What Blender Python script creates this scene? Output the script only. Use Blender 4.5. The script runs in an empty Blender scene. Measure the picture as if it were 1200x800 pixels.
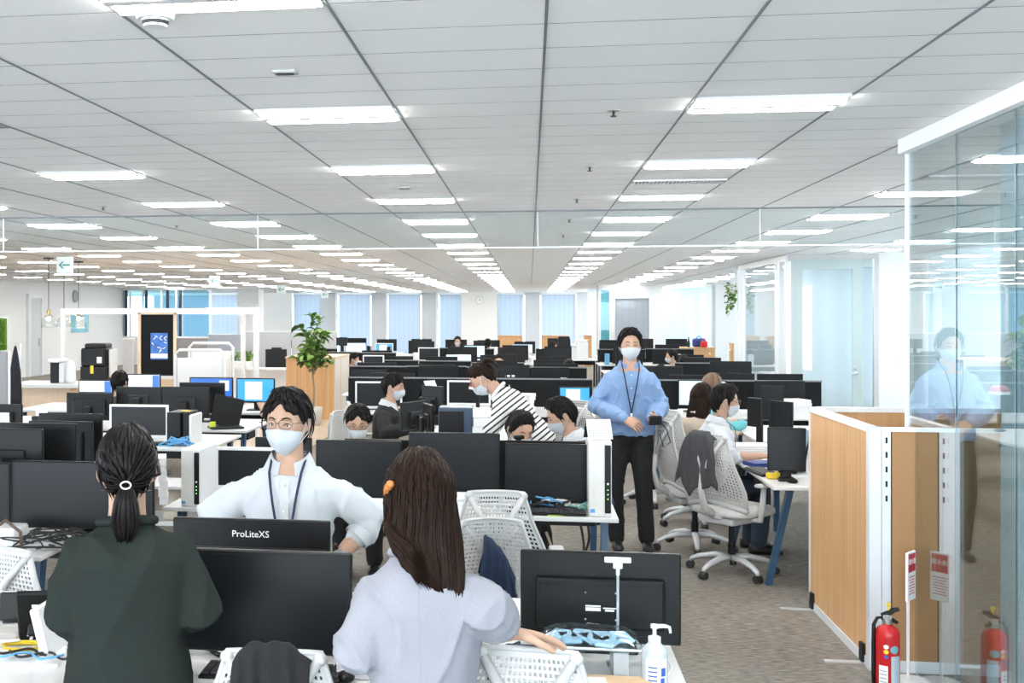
import bpy, bmesh, math, random
from mathutils import Vector, Matrix, noise
rnd = random.Random(7)
SC = bpy.context.scene
COL = SC.collection
PI = math.pi

# ------------------------------------------------------------------ camera
CAM_H, FPX, PPX, PPY = 1.85, 1292.0, 434.0, 367.0
YAW = math.radians(8.23)
CA, SA = math.cos(YAW), math.sin(YAW)
cam_data = bpy.data.cameras.new('camera')
cam_data.sensor_width = 36.0
cam_data.lens = FPX / 1200.0 * 36.0
cam_data.shift_x = (600 - PPX) / 1200.0
cam_data.shift_y = (PPY - 400) / 1200.0
cam_data.clip_start = 0.05
cam_data.clip_end = 200
cam = bpy.data.objects.new('camera', cam_data)
COL.objects.link(cam)
cam.location = (0, 0, CAM_H)
cam.rotation_euler = (PI / 2, 0, YAW)
SC.camera = cam

# ------------------------------------------------------------------ world, exposure
world = bpy.data.worlds.new('daylight')
SC.world = world
world.use_nodes = True
bg = world.node_tree.nodes['Background']
bg.inputs['Color'].default_value = (0.80, 0.90, 1.0, 1)
bg.inputs['Strength'].default_value = 5.5
SC.view_settings.view_transform = 'Standard'
SC.view_settings.look = 'None'
SC.view_settings.gamma = 1.0
SC.view_settings.use_curve_mapping = False
SC.view_settings.exposure = 1.2
TUBE_STRENGTH = 20.0
CEIL = 2.76
# ------------------------------------------------------------------ pixel -> place
def ray(px):
    u = (px - PPX) / FPX
    return CA * u - SA, SA * u + CA          # world x,y per unit of view depth
def G(px, py, z):                            # point at height z seen at a pixel
    t = (z - CAM_H) / ((PPY - py) / FPX)
    rx, ry = ray(px)
    return t * rx, t * ry
def RX(px, Y):
    rx, ry = ray(px)
    return Y / ry * rx
def RZ(px, py, Y):
    rx, ry = ray(px)
    return CAM_H + Y / ry * (PPY - py) / FPX
def YX(px, X):                               # depth where a column of pixels meets the plane x = X
    rx, ry = ray(px)
    return X * ry / rx
def proj(x, y, z):
    d = -x * SA + y * CA
    r = x * CA + y * SA
    return PPX + FPX * r / d, PPY - FPX * (z - CAM_H) / d

# ------------------------------------------------------------------ materials
MATS = {}
def M(name, col=(.8, .8, .8), rough=.5, metal=0, var=.04, scale=30, bump=0, bscale=60, spec=.5,
      emit=None, estr=1, alpha=1, stretch=(1, 1, 1), sheen=0):
    if name in MATS:
        return MATS[name]
    m = bpy.data.materials.new(name)
    m.use_nodes = True
    nt = m.node_tree
    b = nt.nodes['Principled BSDF']
    b.inputs['Roughness'].default_value = rough
    b.inputs['Metallic'].default_value = metal
    b.inputs['Specular IOR Level'].default_value = spec
    b.inputs['Alpha'].default_value = alpha
    if sheen:
        b.inputs['Sheen Weight'].default_value = sheen
    tc = nt.nodes.new('ShaderNodeTexCoord')
    mp = nt.nodes.new('ShaderNodeMapping')
    mp.inputs['Scale'].default_value = stretch
    nt.links.new(tc.outputs['Object'], mp.inputs['Vector'])
    ns = nt.nodes.new('ShaderNodeTexNoise')
    ns.inputs['Scale'].default_value = scale
    ns.inputs['Detail'].default_value = 4
    nt.links.new(mp.outputs['Vector'], ns.inputs['Vector'])
    mx = nt.nodes.new('ShaderNodeMix')
    mx.data_type = 'RGBA'
    mx.inputs['A'].default_value = tuple(max(0, c * (1 - var)) for c in col) + (1,)
    mx.inputs['B'].default_value = tuple(min(1, c * (1 + var)) for c in col) + (1,)
    nt.links.new(ns.outputs['Fac'], mx.inputs['Factor'])
    nt.links.new(mx.outputs['Result'], b.inputs['Base Color'])
    if bump:
        n2 = nt.nodes.new('ShaderNodeTexNoise')
        n2.inputs['Scale'].default_value = bscale
        n2.inputs['Detail'].default_value = 3
        nt.links.new(mp.outputs['Vector'], n2.inputs['Vector'])
        bp = nt.nodes.new('ShaderNodeBump')
        bp.inputs['Strength'].default_value = bump
        bp.inputs['Distance'].default_value = .01
        nt.links.new(n2.outputs['Fac'], bp.inputs['Height'])
        nt.links.new(bp.outputs['Normal'], b.inputs['Normal'])
    if emit:
        b.inputs['Emission Color'].default_value = tuple(emit) + (1,)
        b.inputs['Emission Strength'].default_value = estr
    MATS[name] = m
    return m
def wood(name, c1, c2, stretch=(1, 1, .05), scale=28):
    if name in MATS:
        return MATS[name]
    m = M(name, c1, .45, var=0)
    nt = m.node_tree
    b = nt.nodes['Principled BSDF']
    mp = nt.nodes['Mapping']
    mp.inputs['Scale'].default_value = stretch
    ns = nt.nodes['Noise Texture']
    ns.inputs['Scale'].default_value = scale
    ns.inputs['Detail'].default_value = 6
    mx = nt.nodes['Mix']
    mx.inputs['A'].default_value = tuple(c1) + (1,)
    mx.inputs['B'].default_value = tuple(c2) + (1,)
    rp = nt.nodes.new('ShaderNodeMapRange')
    rp.inputs['From Min'].default_value = .35
    rp.inputs['From Max'].default_value = .65
    nt.links.new(ns.outputs['Fac'], rp.inputs['Value'])
    nt.links.new(rp.outputs['Result'], mx.inputs['Factor'])
    return m
def glass(name, tint=(.93, .98, .99), boost=1.0, rough=0.0, base=0.0):
    # thin pane: see-through sheet with the mirror share of both faces
    if name in MATS:
        return MATS[name]
    m = bpy.data.materials.new(name)
    m.use_nodes = True
    nt = m.node_tree
    nt.nodes.clear()
    out = nt.nodes.new('ShaderNodeOutputMaterial')
    mix = nt.nodes.new('ShaderNodeMixShader')
    tr = nt.nodes.new('ShaderNodeBsdfTransparent')
    tr.inputs['Color'].default_value = tuple(tint) + (1,)
    gl = nt.nodes.new('ShaderNodeBsdfGlossy')
    gl.inputs['Roughness'].default_value = rough
    lw = nt.nodes.new('ShaderNodeLayerWeight')          # Schlick mirror share, the same from both faces
    lw.inputs['Blend'].default_value = .5
    fr = nt.nodes.new('ShaderNodeMath'); fr.operation = 'POWER'; fr.inputs[1].default_value = 5
    nt.links.new(lw.outputs['Facing'], fr.inputs[0])
    ml = nt.nodes.new('ShaderNodeMath')
    ml.operation = 'MULTIPLY_ADD'
    ml.inputs[1].default_value = boost
    ml.inputs[2].default_value = base + .04
    ml.use_clamp = True
    nt.links.new(fr.outputs[0], ml.inputs[0])
    nt.links.new(ml.outputs[0], mix.inputs['Fac'])
    nt.links.new(tr.outputs[0], mix.inputs[1])
    nt.links.new(gl.outputs[0], mix.inputs[2])
    nt.links.new(mix.outputs[0], out.inputs['Surface'])
    MATS[name] = m
    return m
def emitter(name, col, strength):
    if name in MATS:
        return MATS[name]
    m = bpy.data.materials.new(name)
    m.use_nodes = True
    nt = m.node_tree
    nt.nodes.clear()
    out = nt.nodes.new('ShaderNodeOutputMaterial')
    e = nt.nodes.new('ShaderNodeEmission')
    e.inputs['Color'].default_value = tuple(col) + (1,)
    e.inputs['Strength'].default_value = strength
    nt.links.new(e.outputs[0], out.inputs['Surface'])
    MATS[name] = m
    return m

# ------------------------------------------------------------------ mesh builder
class MB:
    def __init__(self):
        self.v, self.f, self.fm = [], [], []
        self.m = 0
    def add(self, vs, fs, mat=None):
        o = len(self.v)
        if mat is not None:
            vs = [mat @ Vector(p) for p in vs]
        self.v += [tuple(p) for p in vs]
        self.f += [tuple(i + o for i in f) for f in fs]
        self.fm += [self.m] * len(fs)
        return self
    def box(self, c, s, mat=None):
        x, y, z = c
        a, b, d = s[0] / 2, s[1] / 2, s[2] / 2
        vs = [(x + i * a, y + j * b, z + k * d) for k in (-1, 1) for j in (-1, 1) for i in (-1, 1)]
        fs = [(0, 2, 3, 1), (4, 5, 7, 6), (0, 1, 5, 4), (2, 6, 7, 3), (0, 4, 6, 2), (1, 3, 7, 5)]
        return self.add(vs, fs, mat)
    def box2(self, x0, x1, y0, y1, z0, z1, mat=None):
        return self.box(((x0 + x1) / 2, (y0 + y1) / 2, (z0 + z1) / 2), (abs(x1 - x0), abs(y1 - y0), abs(z1 - z0)), mat)
    def rbox(self, c, s, r=.005, seg=1, mat=None):
        bm = bmesh.new()
        bmesh.ops.create_cube(bm, size=1)
        bmesh.ops.scale(bm, vec=s, verts=bm.verts)
        r = min(r, min(s) * .49)
        bmesh.ops.bevel(bm, geom=bm.edges[:], offset=r, segments=seg, affect='EDGES', profile=.5)
        bmesh.ops.translate(bm, vec=c, verts=bm.verts)
        bm.verts.index_update()
        vs = [v.co.copy() for v in bm.verts]
        fs = [[v.index for v in f.verts] for f in bm.faces]
        bm.free()
        return self.add(vs, fs, mat)
    def tube(self, pts, rad, seg=8, mat=None, flat=1.0, caps=True, up=None):
        pts = [Vector(p) for p in pts]
        n = len(pts)
        if not isinstance(rad, (list, tuple)):
            rad = [rad] * n
        vs, fs = [], []
        pn = None
        for i, p in enumerate(pts):
            d = (pts[min(i + 1, n - 1)] - pts[max(i - 1, 0)])
            d = d.normalized() if d.length > 1e-9 else Vector((0, 0, 1))
            if pn is None:
                ref = Vector(up) if up else (Vector((0, 0, 1)) if abs(d.z) < .9 else Vector((1, 0, 0)))
                pn = (ref - d * ref.dot(d)).normalized()
            else:
                q = pn - d * pn.dot(d)
                if q.length > 1e-6:
                    pn = q.normalized()
            bn = d.cross(pn)
            for k in range(seg):
                an = 2 * PI * k / seg
                vs.append(p + pn * (math.cos(an) * rad[i] * flat) + bn * (math.sin(an) * rad[i]))
        for i in range(n - 1):
            for k in range(seg):
                k2 = (k + 1) % seg
                fs.append((i * seg + k, i * seg + k2, (i + 1) * seg + k2, (i + 1) * seg + k))
        if caps:
            fs.append(tuple(range(seg - 1, -1, -1)))
            fs.append(tuple((n - 1) * seg + k for k in range(seg)))
        return self.add(vs, fs, mat)
    def capsule(self, pts, rad, seg=10, flat=1.0, up=None):
        # tube with rounded ends
        pts = [Vector(p) for p in pts]
        if not isinstance(rad, (list, tuple)):
            rad = [rad] * len(pts)
        d0 = (pts[0] - pts[1]).normalized()
        d1 = (pts[-1] - pts[-2]).normalized()
        P, Rr = [], []
        for a in (1.45, 1.1, .6):
            P.append(pts[0] + d0 * rad[0] * math.sin(a)); Rr.append(rad[0] * math.cos(a))
        P += pts; Rr += list(rad)
        for a in (.6, 1.1, 1.45):
            P.append(pts[-1] + d1 * rad[-1] * math.sin(a)); Rr.append(rad[-1] * math.cos(a))
        return self.tube(P, Rr, seg, None, flat, True, up)
    def loft(self, rings, caps=True):
        n = len(rings[0])
        vs = [p for r in rings for p in r]
        fs = []
        for i in range(len(rings) - 1):
            for k in range(n):
                k2 = (k + 1) % n
                fs.append((i * n + k, i * n + k2, (i + 1) * n + k2, (i + 1) * n + k))
        if caps:
            fs.append(tuple(range(n - 1, -1, -1)))
            fs.append(tuple((len(rings) - 1) * n + k for k in range(n)))
        return self.add(vs, fs)
    def lathe(self, prof, seg=16, c=(0, 0, 0), mat=None):
        vs, fs = [], []
        n = len(prof)
        for r, z in prof:
            for k in range(seg):
                a = 2 * PI * k / seg
                vs.append((c[0] + r * math.cos(a), c[1] + r * math.sin(a), c[2] + z))
        for i in range(n - 1):
            for k in range(seg):
                k2 = (k + 1) % seg
                fs.append((i * seg + k, i * seg + k2, (i + 1) * seg + k2, (i + 1) * seg + k))
        fs.append(tuple(range(seg - 1, -1, -1)))
        fs.append(tuple((n - 1) * seg + k for k in range(seg)))
        return self.add(vs, fs, mat)
    def ball(self, c, r, seg=12, rings=8, mat=None):
        if not isinstance(r, (list, tuple)):
            r = (r, r, r)
        vs, fs = [], []
        for i in range(rings + 1):
            t = PI * i / rings
            t = min(max(t, .02), PI - .02)
            for k in range(seg):
                a = 2 * PI * k / seg
                vs.append((c[0] + r[0] * math.sin(t) * math.cos(a), c[1] + r[1] * math.sin(t) * math.sin(a), c[2] - r[2] * math.cos(t)))
        for i in range(rings):
            for k in range(seg):
                k2 = (k + 1) % seg
                fs.append((i * seg + k, i * seg + k2, (i + 1) * seg + k2, (i + 1) * seg + k))
        fs.append(tuple(range(seg - 1, -1, -1)))
        fs.append(tuple(rings * seg + k for k in range(seg)))
        return self.add(vs, fs, mat)
    def quad(self, a, b, c, d):
        return self.add([a, b, c, d], [(0, 1, 2, 3)])
    def grid(self, P, nu, nv, closed=False):
        # P(i,j) -> point
        vs = [P(i, j) for i in range(nu + 1) for j in range(nv + 1)]
        fs = []
        for i in range(nu):
            for j in range(nv):
                a = i * (nv + 1) + j
                fs.append((a, a + nv + 1, a + nv + 2, a + 1))
        return self.add(vs, fs)
    def mesh(self, name):
        me = bpy.data.meshes.new(name)
        me.from_pydata(self.v, [], self.f)
        me.update()
        return me
    def obj(self, name, mat, parent=None, smooth=False, fix=False):
        me = self.mesh(name)
        mats = mat if isinstance(mat, (list, tuple)) else [mat]
        for m in mats:
            me.materials.append(m)
        if len(mats) > 1:
            me.polygons.foreach_set('material_index', self.fm)
        if fix:
            bm = bmesh.new(); bm.from_mesh(me)
            bmesh.ops.recalc_face_normals(bm, faces=bm.faces)
            bm.to_mesh(me); bm.free()
        if smooth:
            me.polygons.foreach_set('use_smooth', [True] * len(me.polygons))
        return link(name, me, parent)
def link(name, me, parent=None):
    o = bpy.data.objects.new(name, me)
    COL.objects.link(o)
    if parent is not None:
        o.parent = parent
    return o
def tag(o, label, cat, group=None, kind=None):
    if label: o['label'] = label
    if cat: o['category'] = cat
    if group: o['group'] = group
    if kind: o['kind'] = kind
    return o
def thing(name, label, cat, loc=(0, 0, 0), rz=0, group=None):
    o = bpy.data.objects.new(name, None)
    o.empty_display_size = .1
    COL.objects.link(o)
    o.location = loc
    o.rotation_euler = (0, 0, rz)
    return tag(o, label, cat, group)
def struct(name, mb, mat, parent=None):
    o = mb.obj(name, mat, parent)
    if parent is None:
        o['kind'] = 'structure'
    return o
def kids(o):
    return [c for c in ALLKIDS.get(o.name, [])]
def copy_tree(o, parent=None):
    c = o.copy()
    COL.objects.link(c)
    if parent is not None:
        c.parent = parent
    for ch in o.children:
        copy_tree(ch, c)
    return c
def place(src, used, loc, rz=0, label=None, group=None, cat=None):
    # the first time the prototype itself, then copies with their parts
    o = src if not used else copy_tree(src)
    used.append(1)
    o.location = loc
    o.rotation_euler = (0, 0, rz)
    if label: o['label'] = label
    if group: o['group'] = group
    if cat: o['category'] = cat
    return o
def rotz(a, c=(0, 0, 0)):
    return Matrix.Translation(c) @ Matrix.Rotation(a, 4, 'Z')
def text_mb(body, size, mat4, depth=.0006):
    cu = bpy.data.curves.new('lettering', 'FONT')
    cu.body = body
    cu.size = size
    cu.extrude = depth
    cu.align_x = 'CENTER'
    cu.align_y = 'CENTER'
    cu.resolution_u = 3
    o = bpy.data.objects.new('lettering', cu)
    COL.objects.link(o)
    dg = bpy.context.evaluated_depsgraph_get()
    dg.update()
    me = bpy.data.meshes.new_from_object(o.evaluated_get(dg))
    mb = MB()
    mb.add([v.co.copy() for v in me.vertices], [tuple(p.vertices) for p in me.polygons], mat4)
    bpy.data.objects.remove(o)
    bpy.data.curves.remove(cu)
    bpy.data.meshes.remove(me)
    return mb
STAND = Matrix.Rotation(PI / 2, 4, 'X')     # lettering upright, readable from -Y

# common materials
m_white = M('white_laminate', (.72, .72, .71), .35, var=.02)
m_whitep = M('white_plastic', (.74, .75, .75), .4, var=.02)
m_black = M('black_plastic', (.005, .0055, .006), .42, spec=.3, var=.15, scale=200, bump=.05, bscale=400)
m_dark = M('charcoal_plastic', (.011, .012, .014), .45, spec=.3, var=.15, scale=250, bump=.06, bscale=500)
m_screen = M('dark_screen', (.007, .0085, .0105), .34, var=.25, scale=300, spec=.3)
m_chrome = M('brushed_steel', (.62, .63, .65), .28, 1)
m_alu = M('silver_aluminium', (.72, .74, .76), .4, .6)
m_blue = M('blue_steel', (.022, .075, .15), .4, var=.06)
m_paper = M('paper', (.87, .87, .86), .8, var=.03)
m_steelgrey = M('grey_fabric', (.36, .36, .37), .9, var=.12, scale=180, bump=.2, bscale=300)
m_charf = M('charcoal_fabric', (.016, .017, .0185), .9, spec=.1, var=.3, scale=150, bump=.3, bscale=300)
m_oak = wood('light_oak', (.60, .33, .14), (.68, .41, .20), (1, 1, .04))
m_oak2 = wood('pale_oak', (.70, .52, .34), (.76, .58, .40), (1, 1, .05))
m_cable = M('black_cable', (.015, .015, .016), .5)
m_wcable = M('white_cable', (.78, .78, .76), .5)
m_red = M('red_enamel', (.55, .012, .015), .3, var=.03)
m_yellow = M('yellow_plastic', (.85, .62, .03), .4)
m_cablue = M('blue_cable', (.12, .38, .68), .45)
m_green = M('green_plastic', (.45, .62, .08), .5)
# ------------------------------------------------------------------ floor
def carpet_mat():
    m = M('carpet', (.2, .18, .155), .95, var=0, spec=.1)
    nt = m.node_tree
    b = nt.nodes['Principled BSDF']
    ge = nt.nodes.new('ShaderNodeNewGeometry')
    def noise_n(scale, sx, sy, detail=3):
        mp = nt.nodes.new('ShaderNodeMapping'); mp.inputs['Scale'].default_value = (sx, sy, 1)
        n = nt.nodes.new('ShaderNodeTexNoise'); n.inputs['Scale'].default_value = scale; n.inputs['Detail'].default_value = detail
        nt.links.new(ge.outputs['Position'], mp.inputs['Vector']); nt.links.new(mp.outputs['Vector'], n.inputs['Vector'])
        return n
    a = noise_n(60, .25, 2.2); c = noise_n(1.2, 1, 1); d = noise_n(160, 1, 1)
    r1 = nt.nodes.new('ShaderNodeMapRange'); r1.inputs['From Min'].default_value = .36; r1.inputs['From Max'].default_value = .64
    nt.links.new(a.outputs['Fac'], r1.inputs['Value'])
    m1 = nt.nodes.new('ShaderNodeMix'); m1.data_type = 'RGBA'
    m1.inputs['A'].default_value = (.15, .135, .118, 1); m1.inputs['B'].default_value = (.36, .33, .29, 1)
    nt.links.new(r1.outputs['Result'], m1.inputs['Factor'])
    m2 = nt.nodes.new('ShaderNodeMix'); m2.data_type = 'RGBA'; m2.blend_type = 'OVERLAY'
    m2.inputs['Factor'].default_value = .5
    nt.links.new(m1.outputs['Result'], m2.inputs['A']); nt.links.new(d.outputs['Fac'], m2.inputs['B'])
    m3 = nt.nodes.new('ShaderNodeMix'); m3.data_type = 'RGBA'; m3.blend_type = 'OVERLAY'
    m3.inputs['Factor'].default_value = .25
    nt.links.new(m2.outputs['Result'], m3.inputs['A']); nt.links.new(c.outputs['Fac'], m3.inputs['B'])
    nt.links.new(m3.outputs['Result'], b.inputs['Base Color'])
    bp = nt.nodes.new('ShaderNodeBump'); bp.inputs['Strength'].default_value = .5; bp.inputs['Distance'].default_value = .006
    nt.links.new(a.outputs['Fac'], bp.inputs['Height']); nt.links.new(bp.outputs['Normal'], b.inputs['Normal'])
    return m
m_carpet = carpet_mat()
struct('floor', MB().box2(-24, 9, -4, 50, -.1, 0), m_carpet)
m_timber = wood('timber_floor', (.47, .36, .26), (.56, .45, .34), (.15, 1.5, 1), 9)
tag(struct('floor_timber', MB().box2(-9.5, RX(412, 18.5), 14.2, 21.5, 0, .006), m_timber), None, None)

# ------------------------------------------------------------------ ceiling
BAY, TILE, RAIL0 = .64, .32, .05
NEARY = 8.953
def ceil_mat(lines):
    m = M('ceiling_board' + ('_far' if lines else ''), (.90, .90, .895), .9, var=.02, scale=300, bump=.15, bscale=500, spec=.2)
    if lines:
        nt = m.node_tree
        b = nt.nodes['Principled BSDF']
        ge = nt.nodes.new('ShaderNodeNewGeometry')
        sp = nt.nodes.new('ShaderNodeSeparateXYZ'); nt.links.new(ge.outputs['Position'], sp.inputs[0])
        dv = nt.nodes.new('ShaderNodeMath'); dv.operation = 'DIVIDE'; dv.inputs[1].default_value = TILE
        nt.links.new(sp.outputs['Y'], dv.inputs[0])
        fr = nt.nodes.new('ShaderNodeMath'); fr.operation = 'FRACT'; nt.links.new(dv.outputs[0], fr.inputs[0])
        lt = nt.nodes.new('ShaderNodeMath'); lt.operation = 'LESS_THAN'; lt.inputs[1].default_value = .025
        nt.links.new(fr.outputs[0], lt.inputs[0])
        mx = nt.nodes.new('ShaderNodeMix'); mx.data_type = 'RGBA'
        src = nt.nodes['Mix'].outputs['Result']
        nt.links.new(src, mx.inputs['A']); mx.inputs['B'].default_value = (.45, .45, .46, 1)
        nt.links.new(lt.outputs[0], mx.inputs['Factor'])
        nt.links.new(mx.outputs['Result'], b.inputs['Base Color'])
    return m
mc, mcf = ceil_mat(False), ceil_mat(True)
mb = MB()
mb.box2(-24, 9, NEARY, 50, CEIL, CEIL + .2)
mb.m = 1
mb.box2(-24, 9, -4, NEARY, CEIL + .004, CEIL + .2)
ceiling = struct('ceiling', mb, [mcf, M('ceiling_joint', (.36, .36, .36), .9)])
m_rail = M('ceiling_rail_grey', (.19, .21, .23), .5)
rail_xs = [RAIL0 + BAY * k for k in range(-26, 9)]
for x in rail_xs:
    y1 = 36
    MB().box2(x - .004, x + .004, .5, y1, CEIL - .004, CEIL + .012).obj('ceiling_rail', m_rail, ceiling)
LIGHT_Y0, LIGHT_DY = 4.95, 1.92
LIGHT_X = [RAIL0 + BAY * (k + .5) for k in range(-26, 9) if (k + 2) % 3 == 0]
light_ys = [LIGHT_Y0 + LIGHT_DY * k for k in range(-3, 23)]
tmb_ = MB().box((0, 0, 0), (BAY - .010, TILE - .005, .004))
tile_me = tmb_.mesh('ceiling_tile')
tile_me.materials.append(mc); tile_me.materials.append(M('tile_side_shade', (.16, .16, .16), .9))  # shade put into the side colour, so joints don't catch bright daylight
tile_me.polygons.foreach_set('material_index', [0, 0, 1, 1, 1, 1])
cnt = 0
for k in range(-10, 8):
    xc = RAIL0 + BAY * (k + .5)
    for j in range(5, 29):
        yc = LIGHT_Y0 + TILE * (j - 15)
        if yc > NEARY or yc < 2.6: continue
        if (k + 2) % 3 == 0 and (j - 15) % 6 == 0: continue
        px, py = proj(xc, yc, CEIL)
        if px < -150 or px > 1330 or py < -50: continue
        t = link('ceiling_tile', tile_me, ceiling)
        t.location = (xc, yc, CEIL + .002)
        cnt += 1
# ------------------------------------------------------------------ ceiling lights
m_tube = emitter('lamp_tube_white', (1, .99, .97), TUBE_STRENGTH)
m_fix = M('fixture_white', (.8, .8, .8), .4)
lp = thing('ceiling_light', 'recessed strip light with two bright tubes in the grey office ceiling', 'ceiling light', (0, 0, CEIL), 0, 'strip lights in the office ceiling')
hm = MB()
hm.box2(-.31, .31, -.15, .15, -.004, .004)
hm.box2(-.31, .31, -.15, -.14, -.014, .0); hm.box2(-.31, .31, .14, .15, -.014, 0)
hm.box2(-.305, .305, -.022, .022, -.022, 0)
hm.obj('housing', m_fix, lp)
for s in (-1, 1):
    MB().rbox((0, s * .082, -.013), (.6, .088, .016), .006).obj('lamp_tube', m_tube, lp)
used = []
nl = 0
WALLX = -14.5
for y in light_ys:
    for x in LIGHT_X:
        if y > 47 or x < -14 + (0 if y < 38 else 3.6) or x > 8: continue
        if y > 17.6 and x > 3.8 and y < 22.5: pass
        px, py = proj(x, y, CEIL) if y > .5 else (600, -500)
        if y > 2.0 and (px < -60 or px > 1270): continue
        if y <= 2.0 and (x < -5 or x > 4): continue
        if abs(y - 3.03) < .1 and abs(x + .91) < .1:
            lab = 'recessed twin tube strip light next to the round white smoke detector'
        elif x > 1.96 and y < 6.2:
            lab = 'recessed twin tube strip light behind the near glass wall'
        elif y < 3.5:
            lab = 'recessed twin tube strip light over the front desks'
        elif y < 9.8:
            lab = 'recessed twin tube strip light between the front desks and the glass smoke curtain'
        elif y < 20:
            lab = 'recessed twin tube strip light just beyond the glass smoke curtain'
        else:
            lab = 'recessed twin tube strip light deep in the office towards the blue blinds'
        place(lp, used, (x, y, CEIL), 0, lab)
        nl += 1
print('tiles', cnt, 'lights', nl)

# ------------------------------------------------------------------ smoke curtain (glass hanging below the ceiling)
m_gl = glass('clear_glass', (.95, .985, .99), 1.0)
sc_y = 9.87
smk = thing('smoke_curtain', 'clear glass smoke curtain hanging from the office ceiling with bright lower edge', 'smoke curtain', (0, sc_y, CEIL))
xs = [-9.99, -7.47, -4.95, -2.47, .07, 1.96]
m_edge = M('glass_edge_white', (.86, .9, .92), .2)
for i in range(len(xs) - 1):
    MB().box2(xs[i] + .003, xs[i + 1] - .003, -.003, .003, -.32, -.004).obj('glass_pane', m_gl, smk)
MB().box2(-10, 3.9, -.012, .012, -.012, 0).obj('top_rail', m_rail, smk)
MB().box2(-10, 3.9, -.006, .006, -.332, -.32).obj('lower_edge', m_edge, smk)
MB().box2(1.97, 3.9, -.003, .003, -.32, -.004).obj('glass_pane', m_gl, smk)
for i in (1, 2, 3, 4, 5):
    MB().box2(xs[i] - .004, xs[i] + .004, -.006, .006, -.32, -.004).obj('clip', m_edge, smk)

# ------------------------------------------------------------------ back wall with blinds
BY = 48.0
m_wall = M('wall_white', (.74, .74, .73), .8, var=.015, scale=4)
m_wallw = M('wall_warm_white', (.82, .81, .77), .8, var=.015, scale=4)
def blind_mat(name, col, stripes=9, tr=.6, dif=(.75, .77, .78)):
    m = bpy.data.materials.new(name); m.use_nodes = True
    nt = m.node_tree; nt.nodes.clear()
    out = nt.nodes.new('ShaderNodeOutputMaterial'); mix = nt.nodes.new('ShaderNodeMixShader')
    mix.inputs['Fac'].default_value = tr
    d = nt.nodes.new('ShaderNodeBsdfDiffuse'); t = nt.nodes.new('ShaderNodeBsdfTranslucent')
    ge = nt.nodes.new('ShaderNodeNewGeometry')
    w = nt.nodes.new('ShaderNodeTexWave'); w.inputs['Scale'].default_value = stripes / 6.0; w.inputs['Distortion'].default_value = .3
    nt.links.new(ge.outputs['Position'], w.inputs['Vector'])
    mx = nt.nodes.new('ShaderNodeMix'); mx.data_type = 'RGBA'
    mx.inputs['A'].default_value = tuple(c * .9 for c in col) + (1,); mx.inputs['B'].default_value = tuple(col) + (1,)
    nt.links.new(w.outputs['Fac'], mx.inputs['Factor'])
    d.inputs['Color'].default_value = tuple(dif) + (1,); nt.links.new(mx.outputs['Result'], t.inputs['Color'])
    nt.links.new(d.outputs[0], mix.inputs[1]); nt.links.new(t.outputs[0], mix.inputs[2])
    nt.links.new(mix.outputs[0], out.inputs['Surface'])
    return m
m_blind = blind_mat('blue_blind', (.42, .46, .50), dif=(.66, .71, .76))
m_blindw = blind_mat('white_blind', (.85, .9, .92), 4, .6, (.8, .82, .83))
m_blindg = blind_mat('grey_blind', (.34, .34, .335), 9, .3)
m_mull = M('mullion_white', (.88, .9, .9), .4)
wb = MB()
wb.box2(-24, 9, BY + .1, BY + .4, 2.62, CEIL)
wb.box2(-24, 9, BY + .1, BY + .4, 0, .12)
def seg(x0, x1):
    return RX(x0, BY), RX(x1, BY)
a, b = seg(541, 583)
wb.box2(a, b, BY - .5, BY + .3, 0, CEIL)
a, b = seg(303, 343)
wb.box2(a, b, BY - .3, BY + .3, 0, CEIL)
wall_back = struct('wall_back', wb, m_wallw)
wi = 0
def blind_window(x0, x1, grey=None, y=BY):
    global wi
    wi += 1
    a, b = RX(x0, y), RX(x1, y)
    o = struct('window_%d' % wi, MB().box2(a, b, y + .06, y + .09, .12, 2.62), glass('window_glass', (.95, .98, 1), 1))
    MB().box2(a, b, y + .0, y + .012, .1, 2.7).obj('blind', m_blind, o)
    MB().box2(a + .02, b - .02, y - .02, y + .02, 2.66, 2.72).obj('blind_cassette', m_mull, o)
    if grey:
        g0, g1 = RX(grey[0], y), RX(grey[1], y)
        MB().box2(g0, g1, y - .02, y + .1, 0, 2.74).obj('pier_blind', m_blindg, o)
    return o
for x0, x1, g in ((344, 376, (376, 393)), (397, 434, (435, 452)), (455, 493, (494, 511)), (515, 541, None),
                  (583, 612, (615, 633)), (634, 674, (676, 693)), (693, 704, None), (180, 300, None)):
    blind_window(x0, x1, g)
for x in (394.5, 453.5, 512.5, 613, 675):
    X = RX(x, BY)
    struct('trim_%d' % int(x), MB().box2(X - .045, X + .045, BY - .06, BY + .05, 0, 2.74), m_mull)
# column on the left of the blinds
a, b = RX(278, 40), RX(303, 40)
struct('wall_pillar', MB().box2(a, b, 40, 40.8, 0, CEIL), m_wall)
# ------------------------------------------------------------------ left walls
LW = -14.5
wl = MB()
wl.box2(LW - .2, LW, 10, 38.2, 0, CEIL)
wall_left = struct('wall_left', wl, m_wall)
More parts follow.
